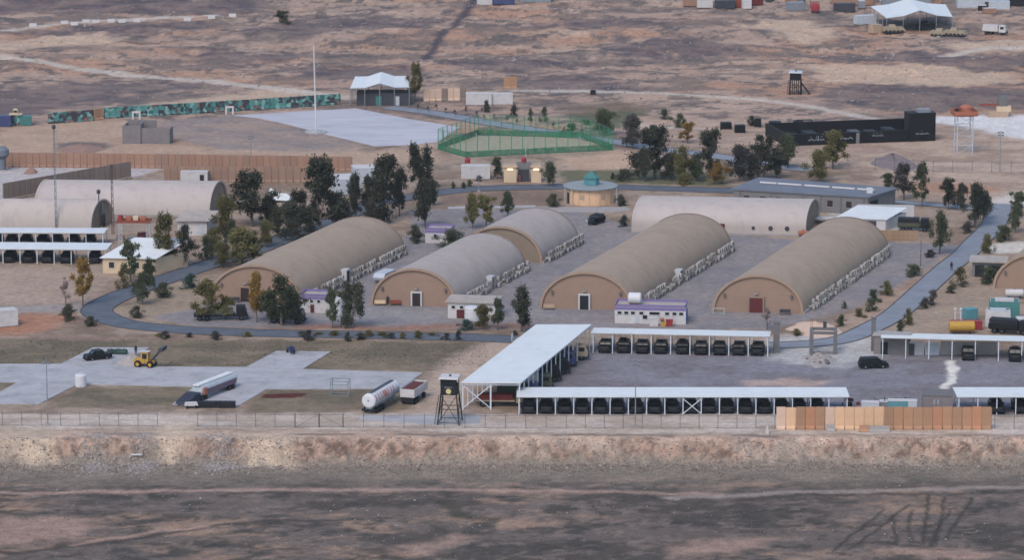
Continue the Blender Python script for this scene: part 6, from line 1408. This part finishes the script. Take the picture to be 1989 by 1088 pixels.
TREES = [(490, 440, 337, 80, 'd', 'tall', 'dark tree in front of the white tent'), (524, 440, 380, 44, 'd', 'round', 'dark low tree beside the white tent'), (437, 472, 383, 58, 'o', 'round', 'olive tree before the end of the long pale hangar'), (622, 462, 305, 78, 'd', 'tall', 'tallest dark green tree on the curving road'),
 (565, 468, 393, 62, 'd', 'round', 'brownish dark tree behind the first hangar'), (600, 476, 408, 46, 'd', 'tall', 'narrow dark tree behind the first hangar'), (650, 446, 372, 48, 'd', 'tall', 'dark tree leaning over the curving road'), (692, 428, 340, 52, 'd', 'round', 'dark rounded tree by the pale prefab hut'), (746, 432, 298, 72, 'd', 'split', 'tall forked dark tree behind the first hangar end'),
 (816, 372, 280, 60, 'd', 'split', 'dark tree with two lobes near the sports cage'), (826, 442, 350, 58, 'd', 'round', 'dark tree by the little purple-roofed block'), (720, 430, 392, 40, 'e', 'round', 'brownish grey shrub tree by the bend of the road'), (918, 444, 378, 36, 'o', 'round', 'olive tree beside the stubby hangar'), (944, 442, 380, 34, 'o', 'tall', 'second olive tree touching its twin beside the stubby hangar'), (986, 421, 373, 32, 'g', 'round', 'small green tree behind the stubby hangar'),
 (470, 512, 445, 76, 'o', 'round', 'wide olive tree at the corner of the first hangar'), (432, 520, 472, 46, 'o', 'round', 'lower olive tree beside the curving road'), (516, 480, 430, 42, 'o', 'round', 'yellowish olive tree touching the first hangar roof'), (400, 505, 462, 36, 'g', 'bush', 'green shrub tree behind the road before the hut'), (324, 524, 418, 44, 'o', 'tall', 'tall olive tree over the tin-roofed house'), (360, 518, 440, 48, 'd', 'round', 'dark tree between the tin-roofed house and the hut'),
 (254, 548, 468, 36, 'g', 'tall', 'slim green tree before the yellowish house'), (161, 594, 505, 36, 'y', 'tall', 'yellow-leaved tree at the road bend'), (128, 594, 538, 28, 'b', 'sparse', 'leafless pinkish tree beside the yellow one'), (293, 566, 504, 24, 'g', 'tall', 'slim green tree beside the curving road'), (277, 592, 532, 44, 'g', 'round', 'round green tree on the road bend island'),
 (406, 622, 546, 54, 'o', 'tall', 'yellowish bush tree in front of the dark flatbed truck'), (438, 620, 578, 40, 'o', 'round', 'smaller yellowish tree before the dark flatbed truck'), (499, 626, 534, 34, 'y', 'tall', 'autumn-yellow slim tree before the first hangar'), (547, 632, 540, 92, 'g', 'round', 'broad dark green tree before the first hangar'), (646, 638, 560, 26, 'g', 'tall', 'slim green tree beside the small purple-banded block'), (686, 638, 545, 56, 'd', 'split', 'grey-green forked tree between the first two hangars'),
 (938, 640, 594, 42, 'o', 'round', 'yellow-green small tree before the cream block'), (966, 642, 582, 26, 'g', 'tall', 'slim bright green tree by the cream block'), (1013, 645, 556, 52, 'd', 'split', 'grey-green tree by the big truck shelter roof'),
 (1272, 348, 248, 76, 'd', 'tall', 'big dark tree on the lawn behind the kiosk'), (1325, 352, 287, 52, 'o', 'round', 'yellow-green tree next to the big dark lawn tree'), (1378, 348, 252, 54, 'd', 'tall', 'dark tree with grey crown on the lawn'), (1394, 358, 318, 42, 'y', 'round', 'mustard coloured shrub tree on the lawn'), (1436, 352, 284, 56, 'e', 'round', 'brownish grey tree left of the barrack'), (1484, 348, 262, 56, 'd', 'split', 'dark grey forked tree behind the barrack'), (1530, 326, 264, 54, 'g', 'round', 'green tree before the corner of the black fort'), (1590, 354, 294, 60, 'o', 'round', 'olive yellow tree behind the barrack roof'), (1618, 328, 258, 52, 'o', 'tall', 'tall olive tree before the black fort writing'), (1212, 350, 330, 44, 'd', 'bush', 'dark shrub at the edge of the lawn'),
 (1228, 288, 225, 54, 'e', 'round', 'grey tree beside the avenue end of the sports cage'), (1172, 262, 214, 66, 'g', 'round', 'green tree clump behind the sports cage'), (1336, 278, 238, 30, 'y', 'tall', 'pale yellow tree on the sand near the black boxes'), (1268, 274, 244, 30, 'd', 'round', 'small dark tree on the avenue'), (1726, 366, 337, 36, 'g', 'round', 'low green tree at the barrack end'), (1756, 388, 320, 40, 'e', 'tall', 'grey-green thin tree beyond the barrack end'), (1791, 402, 316, 30, 'g', 'tall', 'narrow green tree by the short road'), (1842, 408, 348, 34, 'd', 'tall', 'slim dark tree left of the big dark clump'), (1866, 404, 358, 30, 'd', 'round', 'dark tree touching the big dark clump'), (1893, 440, 358, 66, 'd', 'round', 'big dark green tree at the top of the straight road'), (1825, 494, 412, 46, 'g', 'round', 'round-headed green tree beside the straight road'),
 (1976, 424, 372, 30, 'g', 'tall', 'dark palm-like tree right of the straight road'), (1972, 452, 400, 30, 'g', 'round', 'lower green tree right of the straight road'), (806, 198, 124, 26, 'o', 'tall', 'slim olive tree beside the white shade hall'), (1066, 362, 316, 38, 'g', 'round', 'green round tree right of the gatehouse'), (966, 348, 306, 24, 'g', 'tall', 'slim green tree left of the gatehouse'), (540, 462, 402, 44, 'd', 'round', 'dark round tree beside the tent, over the curving road'), (584, 452, 372, 46, 'd', 'tall', 'dark tree left of the tallest tree on the curving road'), (668, 440, 388, 38, 'd', 'round', 'dark low tree right of the tallest tree'), (718, 418, 344, 40, 'd', 'tall', 'dark tree left of the tall forked tree'), (776, 420, 330, 38, 'd', 'tall', 'dark tree right of the tall forked tree'), (492, 508, 462, 44, 'o', 'round', 'olive tree between the wide olive tree and the hangar'), (414, 498, 446, 38, 'o', 'round', 'olive tree left of the olive tree at the hangar end'), (452, 488, 430, 40, 'g', 'round', 'green tree behind the wide olive tree'), (1300, 350, 300, 46, 'd', 'round', 'dark round tree between the lawn trees'), (1352, 352, 310, 40, 'g', 'round', 'green round tree between the lawn trees'), (1460, 350, 300, 46, 'd', 'round', 'dark round tree left of the forked tree behind the barrack'), (1508, 346, 290, 40, 'd', 'tall', 'dark tree right of the forked tree behind the barrack'), (1252, 352, 290, 46, 'd', 'round', 'dark tree left of the big dark lawn tree'), (1910, 428, 372, 40, 'd', 'round', 'dark tree right of the big dark clump by the road top'), (840, 400, 350, 30, 'd', 'round', 'dark tree under the two-lobed tree'), (568, 632, 566, 46, 'd', 'round', 'dark lower tree right of the broad green tree'), (522, 630, 566, 40, 'g', 'round', 'green tree left of the broad green tree'), (1490, 640, 600, 26, 'b', 'sparse', 'leafless thin tree by the thick concrete pillar')]
for (px, by, ty, w, lf, kd, lb) in TREES:
    if lb: tree(px, by, ty, w, LF[lf], kd, lb, None)
BUSH = [(1773, 538, 514, 36, 'g', 'round bush between the last hangar and the straight road'), (1722, 574, 548, 30, 'o', 'yellow-green bush midway along the straight road'), (1696, 586, 563, 26, 'g', 'dark bush on the verge below the yellow-green one'), (1690, 606, 580, 26, 'g', 'upright bush on the verge by the straight road'), (1668, 616, 600, 24, 'o', 'low olive bush on the reddish verge'), (1634, 634, 614, 24, 'g', 'small bush behind the concrete ruin'), (1547, 652, 640, 26, 'o', 'low bush on the corner island by the middle shelter'),
 (1866, 557, 520, 34, 'o', 'yellowish bush before the open pavilion'), (1920, 552, 520, 42, 'g', 'dark bush in the shade of the pavilion'), (1846, 570, 556, 24, 'g', 'small dark bush right of the straight road'), (1812, 594, 564, 22, 'e', 'greyish bush right of the straight road'), (1796, 600, 580, 26, 'e', 'pale grey bush by the right road edge'), (1764, 632, 602, 22, 'o', 'small palm-like shrub right of the straight road'), (1748, 650, 624, 20, 'g', 'small palm-like shrub behind the right-hand shelter'), (1948, 470, 438, 36, 'g', 'rounded green bush where the roads meet'), (1917, 492, 458, 30, 'o', 'spiky yellow shrub where the roads meet'), (1806, 500, 486, 24, 'e', 'greyish shrub under the round-headed tree'),
 (369, 560, 534, 40, 't', 'dark bluish bush beside the curving road'), (318, 578, 551, 38, 'g', 'dark bush inside the curving road'), (134, 622, 594, 36, 'd', 'dark bush outside the road bend'), (177, 634, 616, 28, 'd', 'dark scrubby bush at the road bend edge'), (266, 618, 596, 30, 'd', 'dark bush on the road bend island'), (240, 560, 520, 26, 'o', 'pale olive bush before the yellowish house'), (878, 480, 448, 64, 'g', 'wide dark bush against the shorter hangar'), (806, 472, 440, 36, 'd', 'dark bush at the end of the first hangar'), (1075, 402, 378, 30, 'g', 'palm-like shrub beside the round kiosk'), (1206, 400, 380, 26, 'd', 'dark shrub right of the round kiosk'), (1212, 440, 420, 24, 't', 'dark green shrub at the rear hangar end'), (906, 642, 622, 34, 't', 'bluish bush under the yellow-green tree'), (1030, 234, 212, 12, 'g', 'tiny conifer on the far sand'), (1058, 236, 208, 18, 'g', 'small conifer on the far sand'), (998, 226, 205, 20, 'd', 'small dark shrub by the far avenue'), (945, 218, 196, 18, 'd', 'small dark shrub before the far white containers'), (548, 44, 20, 38, 'd', 'lone dark bush on the far plain'), (1880, 452, 432, 30, 'e', 'greyish scrub by the road curve'), (1330, 358, 338, 40, 'o', 'pale grassy shrub at the lawn edge'), (1290, 232, 212, 24, 'g', 'small green shrub on the dark plain'), (1320, 248, 222, 26, 'g', 'green shrub left of the black boxes'), (1460, 244, 226, 20, 'd', 'dark shrub behind the black boxes'), (1110, 262, 240, 34, 'g', 'green shrub behind the middle of the sports cage')]
for (px, by, ty, w, lf, lb) in BUSH: tree(px, by, ty, w, LF[lf], 'bush', lb, None, name='bush', cat='bush')
# young street trees along the avenue and verge shrubs along the front road
for px, py in [(812, 214), (832, 218), (848, 215), (866, 221), (884, 226), (905, 222), (926, 229), (940, 236), (960, 233), (985, 239), (1004, 243), (1030, 246), (1075, 252), (1096, 259), (1130, 262)]:
    tree(px, py, py-R.uniform(12, 17), 9, 'leaf_dark', 'sparse', 'young sapling along the far avenue', 'avenue saplings', name='sapling', cat='sapling')
for px in (310, 322, 368, 418, 480, 586, 600, 618, 650, 676, 700, 716, 742, 760, 782, 812, 838, 868, 890):
    lm_ = R.choice(['leaf_dark', 'leaf_grey', 'leaf_olive'])
    tree(px, 662+R.uniform(-12, 3), 646+R.uniform(-4, 2), R.uniform(14, 30), lm_, 'bush', 'low scrubby '+dict(leaf_dark='dark green', leaf_grey='greyish', leaf_olive='olive')[lm_]+' bush along the front road verge', 'front road bushes', name='bush', cat='bush')
for px, py in [(930, 352), (912, 362), (900, 366), (1190, 348), (1155, 345), (1240, 342), (880, 366), (1270, 618), (1000, 652), (1595, 476), (838, 455), (1640, 600)]:
    tree(px, py, py-R.uniform(9, 14), R.uniform(9, 16), R.choice(['leaf_green', 'leaf_dark']), 'bush', 'small garden shrub beside a camp path', 'small garden shrubs', name='shrub', cat='shrub')

# ------------------------------------------------------------------ loose stones, rubble and scrub nobody could count
def scatter(name, n, pick, size, m, label, cat, seed, flat=.6, kind='rock'):
    rr = random.Random(seed); vs = []; fs = []; cs = [(-1, -1, -1), (1, -1, -1), (1, 1, -1), (-1, 1, -1), (-1, -1, 1), (1, -1, 1), (1, 1, 1), (-1, 1, 1)]
    pts = [pick(rr) for _ in range(n)]; zz = zt(np.array([p[0] for p in pts]), np.array([p[1] for p in pts]))
    for (x, y), z in zip(pts, zz):
        s = rr.uniform(*size)*(1 if rr.random() < .85 else 1.7); o = len(vs)
        if kind == 'rock':
            a = rr.uniform(0, 6.28); sx, sy, sz = s*rr.uniform(.6, 1.2), s*rr.uniform(.6, 1.2), s*flat*rr.uniform(.6, 1.1)
            for c in cs:
                j = [rr.uniform(.55, 1) for _ in range(3)]; X_, Y_ = c[0]*sx*j[0], c[1]*sy*j[1]
                vs.append((x+X_*cos(a)-Y_*sin(a), y+X_*sin(a)+Y_*cos(a), z+sz*.35+c[2]*sz*j[2]))
            fs += [tuple(i+o for i in f) for f in ((3, 2, 1, 0), (4, 5, 6, 7), (0, 1, 5, 4), (1, 2, 6, 5), (2, 3, 7, 6), (3, 0, 4, 7))]
        else:
            for k in range(6):
                a = rr.uniform(0, 6.28); w = s*.35; dx, dy = cos(a)*s*.6, sin(a)*s*.6; o = len(vs)
                vs += [(x-sin(a)*w, y+cos(a)*w, z), (x+sin(a)*w, y-cos(a)*w, z), (x+dx, y+dy, z+s*rr.uniform(.5, 1.0))]; fs.append((o, o+1, o+2))
    b = MB(); b.v = vs; b.f = fs; o = b.build(name, m); stuff(o, label, cat); return o
def in_px(x0, x1, y0, y1, z=0.0):
    def f(rr): p = G(rr.uniform(x0, x1), rr.uniform(y0, y1), z); return p.x, p.y
    return f
def bank(x0, x1):
    def f(rr): return rr.uniform(x0, x1), YEDGE - rr.uniform(.2, 6.5)
    return f
scatter('bank_stones', 5200, bank(-90, 90), (.04, .12), 'bank_rock', 'loose reddish stones on the earth bank', 'stones', 1)
scatter('bank_gravel', 3000, bank(-90, 90), (.05, .16), 'rubble', 'loose pale stones on the earth bank', 'stones', 2)
for x0, x1, sd_ in ((150, 225, 3), (245, 305, 4), (385, 465, 5)):
    scatter('dumped_rubble', 900, (lambda a, b_: (lambda rr: (lambda p: (p.x, p.y))(G(rr.gauss((a+b_)/2, (b_-a)*.26), 880+rr.gauss(0, 9), -1.6))))(x0, x1), (.06, .17), 'rubble', ('dumped rubble on the bank beside the pale sand slide', 'dark rubble under the white sheet on the bank', 'grey rubble tipped down the bank below the fence gap')[sd_-3], 'rubble', sd_)
tag(MB().box(-.9, -.5, 0, .9, .5, .12, .1, .08).build('plastic_sheet', 'white_wall', None, (G(265, 866, -.7).x, G(265, 866, -.7).y, ZT(*G(265, 866, -.7)[:2])+.25)), 'crumpled white sheet lying on the dumped rubble', 'sheet')
POOL = {}
def dense(rr, x0, x1, y0, y1, z, sx, sy, seed, cut):
    k = (x0, y0, seed)
    while not POOL.get(k):
        q = [G(rr.uniform(x0, x1), rr.uniform(y0, y1), z) for _ in range(4000)]
        ok = fbm(np.array([p.x for p in q])/sx, np.array([p.y for p in q])/sy, seed, 3) > cut
        POOL[k] = [(p.x, p.y) for p, g_ in zip(q, ok) if g_]
    return POOL[k].pop()
scatter('bank_foot_scrub', 9000, lambda rr: (rr.uniform(-90, 90), YEDGE-3.6-abs(rr.gauss(0, 4.0))), (.06, .17), 'leaf_weed', 'dry grey scrub along the foot of the bank', 'scrub', 6, kind='tuft')
scatter('field_scrub', 9000, lambda rr: dense(rr, -60, 2050, 915, 1100, ZLOW, 14, 8, 117, .46), (.04, .11), 'leaf_field', 'sparse dark weeds over the lower field', 'scrub', 7, kind='tuft')
scatter('field_stones', 500, lambda rr: dense(rr, -60, 2050, 915, 1100, ZLOW, 12, 6, 119, .55), (.04, .11), 'rubble', 'small pale stones over the lower field', 'stones', 8)
scatter('plain_scrub', 3500, lambda rr: dense(rr, -80, 2070, 4, 200, 0, 24, 13, 51, .52), (.1, .28), 'leaf_weed', 'low dark scrub dotted over the far plain', 'scrub', 9, kind='tuft')
scatter('plain_stones', 900, lambda rr: dense(rr, -80, 2070, 4, 200, 0, 30, 9, 101, .5), (.1, .3), 'rubble', 'pale stones dotted over the far plain', 'stones', 10)
scatter('stand_grass', 4000, lambda rr: dense(rr, -60, 950, 660, 712, 0, 9, 6, 141, .4), (.06, .15), 'leaf_dry', 'dry grass above the concrete stand', 'grass', 11, kind='tuft')

# ------------------------------------------------------------------ dusty evening air over the whole place
hz = bpy.data.materials.new('haze'); hz.use_nodes = True; hn = hz.node_tree; hn.nodes.remove(hn.nodes['Principled BSDF'])
pv = hn.nodes.new('ShaderNodeVolumePrincipled'); pv.inputs['Color'].default_value = (.80, .84, .90, 1); pv.inputs['Density'].default_value = .00004; pv.inputs['Anisotropy'].default_value = .2
hn.links.new(pv.outputs[0], hn.nodes['Material Output'].inputs['Volume']); MATS['haze'] = hz
stuff(MB().box(-1500, -600, -6, 1500, 3000, 152).build('haze', 'haze'))
